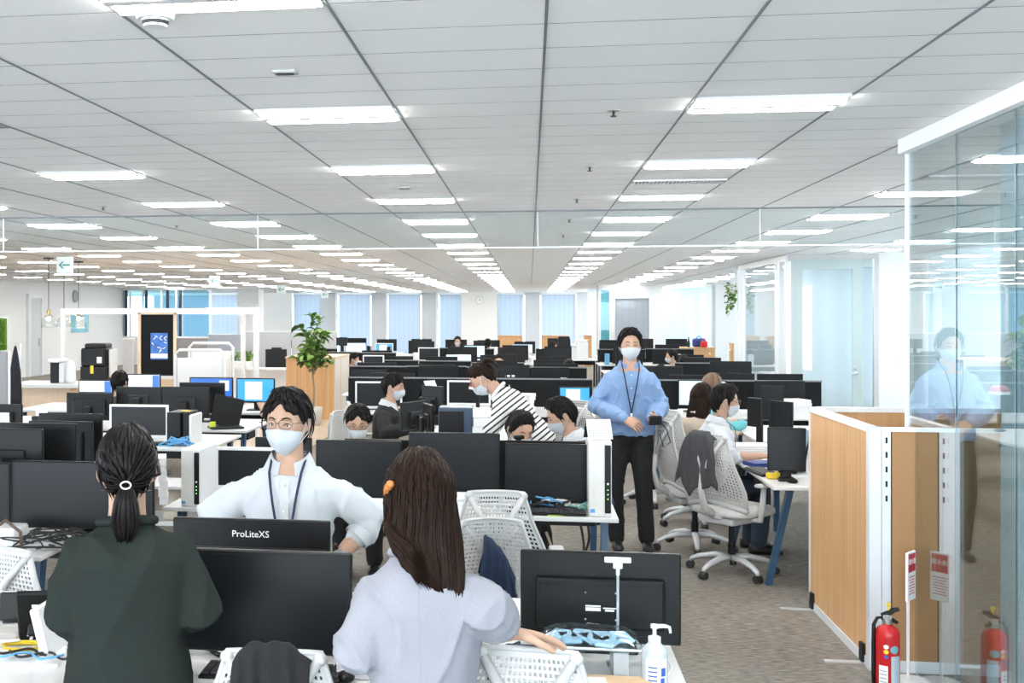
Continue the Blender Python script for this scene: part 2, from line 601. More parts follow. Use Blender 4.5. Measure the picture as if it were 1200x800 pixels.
# glazed wall beyond, black mullions
xe = RX(247, 38)
ww = MB()
ww.box2(LW, xe, 38, 38.2, 0, 1.03)
ww.box2(LW, xe, 38, 38.2, 2.68, CEIL)
ww.box2(RX(112, 38), RX(141, 38), 37.85, 37.99, 0, CEIL)
wall_far_left = struct('wall_far_left', ww, m_wall)
m_mb = M('mullion_black', (.02, .02, .025), .4)
m_bluegl = glass('blue_glass', (.62, .82, .88), 1.0)
for i, (x0, x1) in enumerate(((143, 151), (151, 166), (166, 190), (190, 212), (214, 247))):
    o = struct('window_%d' % (20 + i), MB().box2(RX(x0, 38), RX(x1, 38), 38.04, 38.06, 1.03, 2.68), m_bluegl)
for i, x in enumerate((147.5, 171, 196, 211)):
    X = RX(x, 38)
    struct('trim_%d' % (40 + i), MB().box2(X - .035, X + .035, 37.97, 38.1, 1.03, 2.68), m_mb)
for i, x in enumerate((152, 167, 189, 206.5, 246)):
    X = RX(x, 38)
    struct('trim_%d' % (60 + i), MB().box2(X - .03, X + .03, 37.98, 38.1, 1.03, 2.68), m_mull)
# door in the left wall
d0, d1 = YX(33, LW), YX(46, LW)
dr = struct('door_1', MB().box2(LW, LW + .05, d0, d1, 0, 2.3), M('door_grey', (.55, .57, .58), .5))
MB().box2(LW, LW + .09, d0 - .12, d0, 0, 2.42).obj('door_frame', m_whitep, dr)
MB().box2(LW, LW + .09, d1, d1 + .12, 0, 2.42).obj('door_frame', m_whitep, dr)
MB().box2(LW, LW + .085, d0, d1, 2.3, 2.42).obj('door_frame', m_whitep, dr)
MB().rbox((LW + .09, d1 - .2, 1.0), (.05, .03, .22), .01).obj('door_handle', m_chrome, dr)
# wall behind the camera and far left, openings added so daylight brightens the ceiling
wf = MB()
wf.box2(-24, 9, -4.2, -4, 0, .3); wf.box2(-24, 9, -4.2, -4, 2.6, CEIL)
for k in range(12):
    wf.box2(-24 + 3 * k - .1, -24 + 3 * k + .1, -4.2, -4, .3, 2.6)
struct('wall_front', wf, m_wall)
# ------------------------------------------------------------------ right: glazed meeting room by the aisle
RXW = 3.97
yA, yB = YX(923, RXW), YX(867, RXW)
m_frame = M('frame_pale_grey', (.78, .8, .8), .4)
m_frost = M('frame_green_grey', (.42, .5, .49), .5)
m_roomgl = glass('room_glass', (.93, .97, .98), 1.0)
wr = MB()
wr.box2(RXW - .03, RXW + .03, yA, yB, 2.66, CEIL)
wr.box2(RXW - .03, RXW + .03, yA, yB, 0, .12)
for px, w in ((867, .05), (872, .04), (911, .035), (915, .05), (923, .06)):
    y = YX(px, RXW)
    wr.box2(RXW - .035, RXW + .035, y - w, y + w, .12, 2.66)
wall_right_room = struct('wall_right_room', wr, m_frame)
for p0, p1 in ((873, 890), (890, 910)):
    MB().box2(RXW - .006, RXW + .006, YX(p0, RXW), YX(p1, RXW), .12, 2.66).obj('glass_pane', m_roomgl, wall_right_room)
# frontal face with the door
FY = yA
def fx(p): return RX(p, FY)
fr_ = MB()
fr_.box2(fx(923), fx(1029), FY - .04, FY + .04, 2.69, CEIL)
fr_.box2(fx(923), fx(928), FY - .04, FY + .04, 0, 2.69)
fr_.box2(fx(1023.5), fx(1029), FY - .04, FY + .04, 0, 2.69)
wall_right_face = struct('wall_right_face', fr_, M('frame_grey_brown', (.5, .5, .49), .4))
MB().box2(fx(928), fx(1023.5), FY - .005, FY + .005, 0, 2.69).obj('glass_pane', m_roomgl, wall_right_face)
d = struct('door_2', MB().box2(fx(928), fx(940), FY - .03, FY - .008, 0, 2.69)
           .box2(fx(998.5), fx(1010), FY - .03, FY - .008, 0, 2.69)
           .box2(fx(940) + .001, fx(998.5) - .001, FY - .03, FY - .008, 2.53, 2.688), m_frost)
hx = fx(1002)
MB().rbox((hx, FY - .05, .93), (.05, .03, .05), .01).box((hx - .06, FY - .07, .93), (.13, .018, .018)).rbox((hx, FY - .05, 1.0), (.035, .03, .035), .01).obj('door_handle', m_chrome, d)
struct('wall_right_plain', MB().box2(fx(1029), 9, FY - .03, FY + .1, 0, CEIL), m_wall)
o = MB().rbox((fx(1053), FY - .04, RZ(1053, 423, FY)), (.08, .02, .13), .005).obj('light_switch', m_whitep)
tag(o, 'small white light switch on the plain white wall beside the glass door', 'light switch')
# far meeting room front
MY = 36.0
def mx_(p): return RX(p, MY)
fm = MB()
fm.box2(mx_(699), 8.9, MY - .05, MY + .05, 2.66, CEIL)
fm.box2(mx_(700), mx_(704), MY - .05, MY + .05, 0, 2.66)
fm.box2(mx_(714), mx_(720.5), MY - .05, MY + .05, 0, 2.66)
fm.box2(mx_(760.5), mx_(777), MY - .05, MY + .05, 0, 2.66)
fm.box2(mx_(720.5), mx_(760.5), MY - .05, MY + .05, 2.33, 2.66)
fm.box2(mx_(838), 8.9, MY - .05, MY + .05, 0, 2.66)
wall_meeting = struct('wall_meeting', fm, m_wall)
MB().box2(mx_(704), mx_(714), MY, MY + .01, 0, 2.66).obj('glass_pane', glass('teal_glass', (.35, .6, .64), 1), wall_meeting)
MB().box2(mx_(720), mx_(761), MY, MY + .01, 0, 2.4).obj('roller_blind', m_blind, wall_meeting)
MB().box2(mx_(777), mx_(834), MY, MY + .01, 0, 2.66).obj('glass_pane', glass('pale_glass', (.85, .97, 1), 1), wall_meeting)
MB().box2(mx_(834), mx_(838), MY - .06, MY + .06, 0, CEIL).obj('frame_post', M('frame_grey_brown'), wall_meeting)
MB().box2(mx_(699), mx_(700.5), MY - .06, MY + .06, 0, CEIL).obj('frame_post', M('frame_grey_brown'), wall_meeting)
# ------------------------------------------------------------------ near right glass wall
GX = 1.965
ge = YX(1064, GX)
m_wallgl = glass('partition_glass', (.86, .94, .955), 2.3, 0, .10)
tr = MB()
tr.box2(GX - .05, GX + .05, -3.9, ge, CEIL - .075, CEIL)
tr.box2(GX - .006, GX + .006, -3.9, ge, 0, .006)
wall_right = struct('wall_right', tr, m_mull)
s1, s2 = YX(1121, GX), YX(1191, GX)
edges = [ge - .01, s1, s2]
while edges[-1] > -3:
    edges.append(edges[-1] - .64)
for i in range(len(edges) - 1):
    MB().box2(GX - .005, GX + .005, edges[i + 1] + .003, edges[i] - .003, .006, CEIL - .075).obj('glass_pane', m_wallgl, wall_right)
m_seam = M('glass_seam', (.2, .34, .37), .3)
for y in edges[1:]:
    MB().box2(GX - .004, GX + .004, y - .003, y + .003, .05, CEIL - .075).obj('seam', m_seam, wall_right)
MB().box2(GX - .014, GX + .014, ge - .014, ge + .004, 0, CEIL - .07).obj('end_post', m_mull, wall_right)
# room behind it
wn = MB()
wn.box2(5.4, 5.5, -3.9, 11, 0, .9); wn.box2(5.4, 5.5, -3.9, 11, 2.6, CEIL)
for k in range(6):
    wn.box2(5.4, 5.5, -3.9 + 2.9 * k, -3.5 + 2.9 * k, .9, 2.6)
struct('wall_inner', wn, M('inner_wall', (.5, .56, .58), .8))
struct('window_30', MB().box2(5.44, 5.45, -3.9, 11, .9, 2.6), m_blindw)  # added translucent panel, glows pale behind the near glass wall
struct('window_35', MB().box2(6.0, 6.02, 11, FY - .1, .3, CEIL), m_blindw)  # added glowing panel that brightens the view through the glass
struct('wall_post', MB().box2(2.24, 2.42, 5.5, 5.68, 0, CEIL), M('post_pale_blue', (.5, .6, .64), .5))
struct('window_31', MB().box2(RXW + .1, 9, 23.0, 23.02, 0, CEIL), m_blindw)  # translucent plane added to soften the daylight behind the glass door
struct('window_32', MB().box2(8.9, 8.92, FY + .1, 23, 0, CEIL), m_blindw)  # side plane of the same room, added to soften its daylight
struct('window_33', MB().box2(mx_(700), 9, 42, 42.02, 0, CEIL), m_blindw)  # translucent plane added to soften the daylight behind the far meeting room
struct('window_34', MB().box2(8.9, 8.92, 23.1, 42, 0, CEIL), m_blindw)  # added side plane, holds back the open daylight on the right
# ------------------------------------------------------------------ desks
DZ = .72
def desk(x0, x1, y0, y1, label, group=None, legs=True, z=DZ, inset=.12, tray=True, name='bench_desk', legmat=None, splay=0):
    t = thing(name, label, 'desk', ((x0 + x1) / 2, (y0 + y1) / 2, 0), 0, group)
    w, d = x1 - x0, y1 - y0
    MB().rbox((0, 0, z - .0125), (w, d, .025), .004).obj('desktop', m_white, t)
    lm = legmat or m_blue
    if legs:
        for sx in (-1, 1):
            for sy in (-1, 1):
                xx = sx * (w / 2 - .07); yy = sy * (d / 2 - inset)
                # flat splayed blade leg
                mb = MB()
                x_, y_ = xx - sx * splay, yy
                a = Vector((x_, y_ - sy * .0, z - .025)); b = Vector((x_ + sx * splay * 1.25, y_ + sy * (inset - .03 if inset < .2 else -.0), 0))
                hw, ht = .035, .02
                mb.add([(a.x - ht, a.y - hw, a.z), (a.x + ht, a.y - hw, a.z), (a.x + ht, a.y + hw, a.z), (a.x - ht, a.y + hw, a.z),
                        (b.x - ht, b.y - hw * .7, 0), (b.x + ht, b.y - hw * .7, 0), (b.x + ht, b.y + hw * .7, 0), (b.x - ht, b.y + hw * .7, 0)],
                       [(0, 3, 2, 1), (4, 5, 6, 7), (0, 1, 5, 4), (1, 2, 6, 5), (2, 3, 7, 6), (3, 0, 4, 7)])
                mb.obj('leg', lm, t)
    if tray:
        MB().box((0, 0, z - .09), (w - .2, min(.3, d * .4), .1)).obj('cable_tray', m_dark, t)
    return t
# ------------------------------------------------------------------ monitors
m_scr_blue = M('screen_blue', (.02, .1, .3), .3, emit=(.01, .07, .30), estr=.7)
m_scr_cyan = M('screen_cyan', (.03, .16, .28), .3, emit=(.03, .24, .50), estr=.7)
m_scr_white = M('screen_white', (.35, .42, .5), .3, emit=(.70, .80, .90), estr=.45)
m_scr_pale = M('screen_pale', (.4, .6, .75), .3, emit=(.40, .60, .75), estr=.5)
m_bezelw = M('white_bezel', (.82, .83, .83), .4)
def monitor(x, y, rz, w, h, ztop, label, group=None, front='off', white=False, base_z=DZ, tilt=0, stand=True, back='bulge', name='monitor', dots=None, logo=None):
    t = thing(name, label, 'monitor', (x, y, base_z), rz, group)
    hm = m_bezelw if white else m_black
    zc = ztop - base_z - h / 2
    tm = Matrix.Translation((0, 0, zc)) @ Matrix.Rotation(tilt, 4, 'X')
    hb = MB().rbox((0, .012, 0), (w, .026, h), .005, mat=tm).obj('housing', hm, t)
    bz = .014 if not white else .022
    sm = {'off': m_screen, 'blue': m_scr_blue, 'cyan': m_scr_cyan, 'white': m_scr_white, 'pale': m_scr_pale}[front]
    MB().box((0, -.0015, bz * .3), (w - 2 * bz, .002, h - 2.4 * bz), mat=tm).obj('screen', sm, hb)
    if front in ('cyan', 'pale'):
        MB().box((-w * .05, -.0032, .0), (w * .45, .001, h * .72), mat=tm).obj('document', m_scr_white, hb)
    if front == 'white':
        MB().box((w * .36, -.0032, .0), (w * .2, .001, h * .8), mat=tm).obj('side_bar', m_scr_blue, hb)
    if front == 'blue':
        MB().box((w * .3, -.0032, h * .1), (w * .22, .001, h * .5), mat=tm).obj('document', m_scr_white, hb)
    if back == 'bulge':
        MB().rbox((0, .035, -h * .02), (w * .72, .03, h * .62), .012, 2, mat=tm).obj('back_cover', m_dark, t)
    elif back == 'flat':
        MB().rbox((0, .03, -h * .1), (w * .45, .015, h * .5), .006, 1, mat=tm).obj('back_cover', m_dark, t)
    if logo:
        tx = text_mb(logo, .034, tm @ Matrix.Translation((.0, .026, h * .34)) @ Matrix.Rotation(PI, 4, 'Z') @ STAND)
        tx.obj('logo', m_paper, t)
        MB().box((-.03, .026, h * .195), (w * .86, .003, .004), mat=tm).obj('groove', m_mb, t)
    if dots:
        d = MB()
        for k in (-1, 0, 1):
            d.box((k * .03, .027, 0), (.018, .002, .012), mat=tm)
        d.obj('logo', m_paper, t)
    if stand:
        nb = MB()
        nb.rbox((0, .07, zc / 2 + .008), (.07, .03, zc), .008)
        nb.obj('neck', m_black, t)
        MB().rbox((0, .05, .0075), (min(.24, w * .45), .18, .012), .005).obj('foot', m_black, t)
    return t
def mon_px(x0, x1, y0, Y, label, group=None, y1=None, rz=0, **k):
    X0, X1 = RX(x0, Y), RX(x1, Y)
    zt = RZ((x0 + x1) / 2, y0, Y)
    w = (X1 - X0)
    h = (zt - RZ((x0 + x1) / 2, y1, Y)) if y1 else w * .6
    h = min(h, zt - k.get('base_z', DZ) - .012)
    if rz: w = w / max(.35, abs(math.cos(rz)))
    return monitor((X0 + X1) / 2, Y, rz, w, h, zt, label, group, **k)
FACE, BACK = 0, PI
# ------------------------------------------------------------------ mesh-back task chair
m_cw = M('chair_white', (.54, .54, .53), .45, var=.02)
m_cg = M('chair_grey', (.55, .56, .57), .4)
m_cseat = M('seat_fabric', (.62, .62, .61), .9, var=.08, scale=200, bump=.2)
m_cbase = M('chair_base', (.66, .68, .7), .35, .3)
m_rub = M('caster_black', (.02, .02, .02), .5)
def back_surf(u, v):
    # u -1..1 across, v 0 bottom .. 1 top
    hw = .245 + .02 * math.sin(PI * min(1, v * 1.4)) - .115 * max(0, v - .25) / .75
    x = u * hw
    y = .20 + .06 * v + .035 * math.sin(PI * v) - .055 * u * u * (1 - .5 * v)
    z = .53 + .47 * v - .045 * u * u * (1 - v) + .01 * (1 - u * u) * v
    return Vector((x, y, z))
def chair_back_mesh():
    nu, nv = 22, 24
    mb = MB()
    th = Vector((0, .007, 0))
    for i in range(nu):
        for j in range(nv):
            u0, u1 = -1 + 2 * i / nu, -1 + 2 * (i + 1) / nu
            v0, v1 = j / nv, (j + 1) / nv
            P = [back_surf(u0, v0), back_surf(u1, v0), back_surf(u1, v1), back_surf(u0, v1)]
            edge = i < 1 or i > nu - 2 or j < 2 or j > nv - 2
            if edge:
                mb.add(P + [p + th for p in P], [(0, 1, 2, 3), (7, 6, 5, 4)])
            else:
                c = sum(P, Vector()) / 4
                # web gets thinner to the top, the openings lean with the strands
                k = .46 + .16 * math.sin(PI * v0)
                Q = [c + (p - c) * k for p in P]
                vs = P + Q + [p + th for p in P] + [q + th for q in Q]
                fs = []
                for n in range(4):
                    m_ = (n + 1) % 4
                    fs += [(n, m_, 4 + m_, 4 + n), (8 + m_, 8 + n, 12 + n, 12 + m_), (4 + n, 4 + m_, 12 + m_, 12 + n)]
                mb.add(vs, fs)
    rim = [back_surf(-1, k / 12) + th / 2 for k in range(13)] + [back_surf(-1 + 2 * k / 8, 1) + th / 2 for k in range(1, 9)] + \
          [back_surf(1, 1 - k / 12) + th / 2 for k in range(1, 13)]
    mb.tube(rim, .009, 6)
    mb.tube([back_surf(-1 + 2 * k / 10, 0) + th / 2 for k in range(11)], .016, 6, flat=1.3)
    return mb
def make_chair():
    t = thing('task_chair', 'white task chair with perforated mesh back', 'chair')
    chair_back_mesh().obj('backrest', m_cw, t, True, True)
    y = MB()
    ctr = Vector((0, .315, .78))
    y.tube([Vector((0, .20, .44)), Vector((0, .30, .5)), Vector((0, .335, .62)), ctr], [.03, .026, .022, .02], 8)
    for s in (-1, 1):
        e = back_surf(s * .96, .97) + Vector((0, .012, 0))
        y.tube([ctr - Vector((0, 0, .03)), ctr.lerp(e, .5) + Vector((0, .012, 0)), e], [.019, .017, .015], 8)
        y.ball(tuple(e), .02, 8, 6)
    y.obj('back_support', m_cw, t, True)
    s = MB()
    rings = []
    for k, (zz, sc) in enumerate(((.43, .9), (.445, 1.0), (.475, 1.0), (.49, .93))):
        rings.append([Vector((.245 * sc * math.copysign(abs(math.cos(a)) ** .55, math.cos(a)), -.02 + .235 * sc * math.copysign(abs(math.sin(a)) ** .55, math.sin(a)),
                              zz - .015 * math.cos(2 * a) * 0)) for a in [2 * PI * q / 28 for q in range(28)]])
    s.loft(rings)
    s.obj('seat', m_cseat, t, True)
    MB().rbox((0, .03, .40), (.3, .32, .05), .02, 2).rbox((0, .17, .44), (.12, .1, .06), .02, 2).obj('tilt_mechanism', m_cg, t)
    for sx in (-1, 1):
        a = MB()
        a.tube([(sx * .2, .06, .42), (sx * .29, .07, .43), (sx * .31, .08, .52), (sx * .31, .06, .66)], [.018, .02, .02, .018], 8)
        a.obj('arm_post', m_cw, t, True)
        MB().rbox((sx * .31, .0, .67), (.075, .25, .024), .012, 2).obj('arm_pad', m_cg, t)
    MB().lathe([(.028, .1), (.028, .22), (.022, .22), (.022, .39)], 12).obj('gas_column', m_black, t, False)
    for k in range(5):
        an = 2 * PI * k / 5 + .3
        ca, sa = math.cos(an), math.sin(an)
        lg = MB()
        lg.tube([(ca * .02, sa * .02, .12), (ca * .12, sa * .12, .125), (ca * .24, sa * .24, .1), (ca * .295, sa * .295, .075), (ca * .305, sa * .305, .055)], [.03, .027, .021, .018, .014], 8, flat=.8)
        L = lg.obj('base_leg', m_cbase, t, True)
        w = MB()
        for s2 in (-1, 1):
            w.lathe([(.0, -.011), (.026, -.011), (.028, 0), (.026, .011), (.0, .011)], 12, mat=Matrix.Translation((ca * .305 - s2 * sa * .014, sa * .305 + s2 * ca * .014, .029)) @ Matrix.Rotation(an, 4, 'Z') @ Matrix.Rotation(PI / 2, 4, 'X'))
        w.obj('caster', m_rub, L, False)
    return t
CH = make_chair(); CHU = []
def chair(x, y, rz, label, group=None, s=1.0):
    o = place(CH, CHU, (x, y, 0), rz, label, group)
    if not group and 'group' in o: del o['group']
    o.scale = (1, 1, s)
    return o
# ------------------------------------------------------------------ small desk things
def tower(x, y, rz, label, h=.34, w=.095, d=.36, z=DZ, front=m_alu, group=None):
    t = thing('desktop_computer', label, 'computer', (x, y, z), rz, group)
    MB().rbox((0, 0, h / 2), (w, d, h), .004).obj('case', m_whitep, t)
    MB().rbox((-w * .14, -d / 2 - .002, h / 2), (w * .66, .008, h * .97), .003).obj('front_panel', M('tower_cream', (.74, .73, .69), .45), t)
    s = MB().rbox((w * .33, -d / 2 - .003, h * .5), (w * .26, .009, h * .9), .003).obj('drive_strip', m_black, t)
    MB().lathe([(.006, 0), (.006, .004)], 10, mat=Matrix.Translation((w * .33, -d / 2 - .007, h * .44)) @ Matrix.Rotation(PI / 2, 4, 'X')).obj('power_button', m_paper, s)
    g = MB()
    for k in range(3):
        g.box((w * .33, -d / 2 - .008, h * (.36 - .06 * k)), (.006, .003, .006))
    g.obj('status_light', M('status_green', (.3, .8, .2), .4, emit=(.3, .9, .2), estr=1), s)
    MB().box((-w * .34, -d / 2 - .007, h * .08), (w * .2, .002, h * .05)).obj('sticker', m_cablue, t)
    return t
def papers(x, y, rz, w, d, h, label, group=None, z=DZ, mat=None, name='paper_stack'):
    t = MB()
    r = random.Random(int(x * 977 + y * 131))
    n = max(2, min(6, int(h / .008)))
    for k in range(n):
        t.box((r.uniform(-.008, .008), r.uniform(-.008, .008), h * (k + .5) / n), (w * r.uniform(.93, 1), d * r.uniform(.93, 1), h / n * .94), mat=Matrix.Rotation(r.uniform(-.06, .06), 4, 'Z'))
    o = t.obj(name, mat or m_paper)
    o.location = (x, y, z); o.rotation_euler = (0, 0, rz)
    return tag(o, label, 'papers', group)
def keyboard(x, y, rz, label, mat=None, z=DZ, group=None, w=.44):
    t = thing('keyboard', label, 'keyboard', (x, y, z), rz, group)
    mm = mat or m_black
    MB().rbox((0, 0, .009), (w, .14, .016), .004).obj('tray', mm, t)
    k = MB()
    for r_ in range(5):
        for c_ in range(15):
            k.box((-w / 2 + .02 + c_ * (w - .04) / 14, .05 - r_ * .024, .02), ((w - .04) / 14 * .82, .019, .008))
    k.obj('keys', M('key_grey', (.05, .05, .055), .5) if mat is None else mat, t)
    return t
def cable(pts, label, mat=None, r=.004, group=None, name='cable'):
    P = [Vector(p) for p in pts]
    # smooth
    Q = []
    for i in range(len(P) - 1):
        p0, p1, p2, p3 = P[max(i - 1, 0)], P[i], P[i + 1], P[min(i + 2, len(P) - 1)]
        for k in range(5):
            t = k / 5
            Q.append(.5 * ((2 * p1) + (p2 - p0) * t + (2 * p0 - 5 * p1 + 4 * p2 - p3) * t * t + (3 * p1 - p0 - 3 * p2 + p3) * t ** 3))
    Q.append(P[-1])
    o = MB().tube(Q, r, 6).obj(name, mat or m_cable, None, True)
    return tag(o, label, 'cable', group)
def tangle(x, y, z, sx, sy, n, label, mat=None, r=.0035, seed=1, hz=.03):
    q = random.Random(seed)
    pts = [(x + q.uniform(-sx, sx) / 2, y + q.uniform(-sy, sy) / 2, z + r + q.uniform(0, hz)) for _ in range(n)]
    pts[0] = (pts[0][0], pts[0][1], z + r); pts[-1] = (pts[-1][0], pts[-1][1], z + r)
    return cable(pts, label, mat, r)
def tent_calendar(x, y, rz, w, h, label, z=DZ, group=None, card=None):
    t = thing('desk_calendar', label, 'calendar', (x, y, z), rz, group)
    a = .5
    for s, n in ((-1, 'front_sheet'), (1, 'back_sheet')):
        m = Matrix.Translation((0, 0, h)) @ Matrix.Rotation(s * a, 4, 'X') @ Matrix.Translation((0, 0, -h * .55))
        MB().box((0, 0, 0), (w, .003, h * 1.1), mat=m).obj(n, m_paper if s < 0 else (card or m_black), t)
        if s < 0:
            p = MB()
            for i in range(5):
                for j in range(7):
                    p.box((-w * .4 + j * w * .133, -.002, h * (.25 - i * .15)), (w * .07, .001, h * .05), mat=m)
            p.obj('printed_dates', M('print_grey', (.35, .38, .42), .8), t)
    for k in range(10):
        pass
    MB().tube([(-w / 2, 0, h), (w / 2, 0, h)], .006, 8).obj('ring_binding', m_chrome, t)
    return t
def desk_screen(x0, x1, Y, ztop, label, group=None, z=DZ, mat=None):
    # upright felt divider clamped to the middle of a bench
    t = thing('desk_divider', label, 'desk divider', ((x0 + x1) / 2, Y, z), 0, group)
    h = ztop - z
    MB().rbox((0, 0, h / 2 + .02), (x1 - x0 - .01, .028, h - .04), .006).obj('felt_panel', mat or m_charf, t)
    MB().box((0, 0, h - .008), (x1 - x0, .032, .016)).obj('top_trim', M('trim_grey', (.22, .23, .24), .5), t)
    for s in (-1, 1):
        MB().rbox((s * (x1 - x0) * .35, 0, .012), (.05, .06, .024), .004).obj('clamp', m_alu, t)
    return t
# ================================================================== near partition on the right
PX_, PY0, PY1, PH = 1.77, 6.03, 7.3, 1.26
m_pf = M('partition_silver', (.74, .77, .8), .4, .2)
pt = thing('wood_partition', 'light wood faced office partition with silver frame standing beside the aisle', 'partition', (PX_, PY0, 0))
L = PY1 - PY0
for i in range(3):
    y0, y1 = .04 + (L - .06) * i / 3, .04 + (L - .06) * (i + 1) / 3
    MB().box2(-.018, .018, y0 + .003, y1 - .003, .05, PH - .03).obj('wood_panel', m_oak, pt)
MB().box2(-.016, .016, .03, L - .02, .06, PH - .04).obj('panel_core', m_pf, pt)
MB().box2(-.024, .024, 0, L, PH - .03, PH).obj('top_rail', M('partition_white', (.86, .87, .88), .4), pt)
MB().box2(-.024, .024, 0, L, .0, .05).obj('bottom_rail', m_pf, pt)
MB().box2(-.03, .028, -.01, .045, 0, PH).obj('post', m_pf, pt)
MB().box2(-.024, .024, L - .02, L, 0, PH).obj('post', m_pf, pt)
for y in (.12, L - .1):
    MB().rbox((-.03, y, .06), (.02, .05, .1), .004).obj('foot_bracket', m_dark, pt)
    MB().box2(-.22, .0, y - .015, y + .015, 0, .008).obj('floor_foot', m_alu, pt)
pt2 = thing('wood_partition', 'tan fabric panel of the partition that meets the glass wall behind the fire extinguisher', 'partition', (PX_ + .05, PY0, 0))
m_tan = M('tan_panel', (.40, .22, .10), .85, var=.1, scale=160, bump=.15)
sl = MB()
sl.box2(-.02, .022, -.02, .02, 0, PH)
sl.obj('post', m_pf, pt2)
for k in range(5):
    MB().box2(-.004, .006, -.0225, -.0195, PH - .08 - k * .075, PH - .05 - k * .075).obj('hook_slot', m_black, pt2)
MB().box2(.022, .03, -.012, .012, .06, PH - .02).obj('gap_seal', m_black, pt2)
MB().box2(.03, 1.9, -.015, .015, .06, PH - .02).obj('panel', m_tan, pt2)
MB().box2(.022, 1.9, -.02, .02, PH - .02, PH).obj('top_rail', M('partition_white'), pt2)
MB().box2(.022, 1.9, -.02, .02, 0, .06).obj('bottom_rail', m_pf, pt2)
pt3 = thing('wood_partition', 'rear light wood panel closing the partition booth in front of the plain wall', 'partition', (PX_, PY1, 0))
for i in range(3):
    MB().box2(.03 + .66 * i + .003, .03 + .66 * (i + 1) - .003, -.018, .018, .05, PH - .03).obj('wood_panel', m_oak, pt3)
MB().box2(.024, 2.03, -.022, .022, PH - .03, PH).obj('top_rail', M('partition_white'), pt3)
MB().box2(.024, 2.03, -.022, .022, 0, .05).obj('bottom_rail', m_pf, pt3)
# ------------------------------------------------------------------ fire extinguisher and its sign
EY = 5.66
EX = RX(1040, EY)
m_alu2 = M('valve_metal', (.6, .6, .6), .3, .9)
ex = thing('fire_extinguisher', 'red fire extinguisher with black hose and yellow safety pin by the glass wall', 'fire extinguisher', (EX, EY, 0), -.25)
ex.scale = (.9, .9, .80)
MB().lathe([(.055, 0), (.062, .01), (.062, .36), (.06, .385), (.05, .405), (.03, .42), (.022, .425), (.022, .44)], 24).obj('cylinder', m_red, ex, True)
MB().lathe([(.024, .43), (.024, .455), (.018, .46), (.018, .48), (.012, .485)], 14).rbox((0, 0, .47), (.05, .025, .03), .006).obj('valve', m_alu2, ex)
MB().tube([(-.03, 0, .475), (.0, 0, .49), (.03, 0, .515), (.058, 0, .525)], [.01, .012, .011, .008], 6, flat=1.4).obj('lever', m_black, ex)
MB().tube([(-.03, 0, .46), (.01, 0, .465), (.03, -.005, .45), (.05, -.005, .44)], [.009, .01, .009, .007], 6, flat=1.4).obj('carry_handle', m_black, ex)
MB().lathe([(.013, -.004), (.013, .004), (.006, .004), (.006, -.004)], 14, mat=Matrix.Translation((.005, 0, .545)) @ Matrix.Rotation(PI / 2, 4, 'X')).box((.005, 0, .525), (.01, .008, .03)).obj('safety_pin', m_yellow, ex)
MB().tube([(-.02, 0, .465), (-.05, 0, .46), (-.068, -.01, .42), (-.07, -.01, .3), (-.069, -.01, .12), (-.066, -.01, .06)], [.009, .01, .01, .01, .011, .013], 8).obj('hose', m_black, ex, True)
def lab_patch(a0, a1, z0, z1, r=.0632, n=6):
    return MB().grid(lambda i, j: (r * math.sin(a0 + (a1 - a0) * i / n), -r * math.cos(a0 + (a1 - a0) * i / n), z0 + (z1 - z0) * j), n, 1)
lab_patch(-.75, .0, .03, .19).obj('instruction_label', m_paper, ex)
lab_patch(.25, 1.15, .03, .25).obj('inspection_label', M('label_grey_blue', (.42, .52, .56), .6), ex)
def disc(a, z, rr, mat, nm):
    vs = [(.0636 * math.sin(a + rr * math.cos(t) / .063), -.0636 * math.cos(a + rr * math.cos(t) / .063), z + rr * math.sin(t)) for t in [2 * PI * k / 16 for k in range(16)]]
    vs.append((.0645 * math.sin(a), -.0645 * math.cos(a), z))
    MB().add(vs, [(k, (k + 1) % 16, 16) for k in range(16)]).obj(nm, mat, ex)
disc(.55, .29, .024, M('label_teal', (.18, .42, .45), .6), 'round_label')
disc(-.15, .305, .013, m_paper, 'round_label'); disc(-.15, .275, .013, m_yellow, 'round_label'); disc(-.15, .245, .011, M('label_blue', (.05, .1, .4), .5), 'round_label')
ln = MB()
for k in range(6):
    ln.add(*(lambda q: (q.v, q.f))(lab_patch(-.68, -.1, .045 + k * .022, .052 + k * .022, .0636)))
ln.obj('print_lines', M('print_grey', (.35, .38, .42), .8), ex)
# sign on a pole
SY = 5.86
SX = RX(1067, SY)
sg = thing('extinguisher_sign', 'white stand sign with red fire extinguisher lettering beside the glass wall', 'sign', (SX, SY, 0), .9)
z1 = RZ(1069, 646, SY); z0 = RZ(1069, 703, SY)
MB().lathe([(.09, 0), (.09, .012), (.01, .016)], 20).obj('base', m_whitep, sg)
MB().tube([(0, .012, .01), (0, .012, z0 + .05)], .008, 8).obj('pole', m_whitep, sg)
bd = MB().rbox((0, 0, (z0 + z1) / 2), (.105, .012, z1 - z0), .003).obj('board', m_paper, sg)
MB().box((0, -.007, z1 - .055), (.085, .001, .09)).obj('red_field', M('sign_red', (.55, .03, .06), .5), bd)
text_mb('消火器', .03, Matrix.Translation((0, -.009, z1 - .05)) @ STAND).obj('lettering', m_paper, bd)
pl = MB()
for k in range(7):
    pl.box((-.005 * (k % 2), -.007, z1 - .125 - k * .014), (.075 - .01 * (k % 3), .001, .004))
pl.obj('small_print', M('sign_red'), bd)

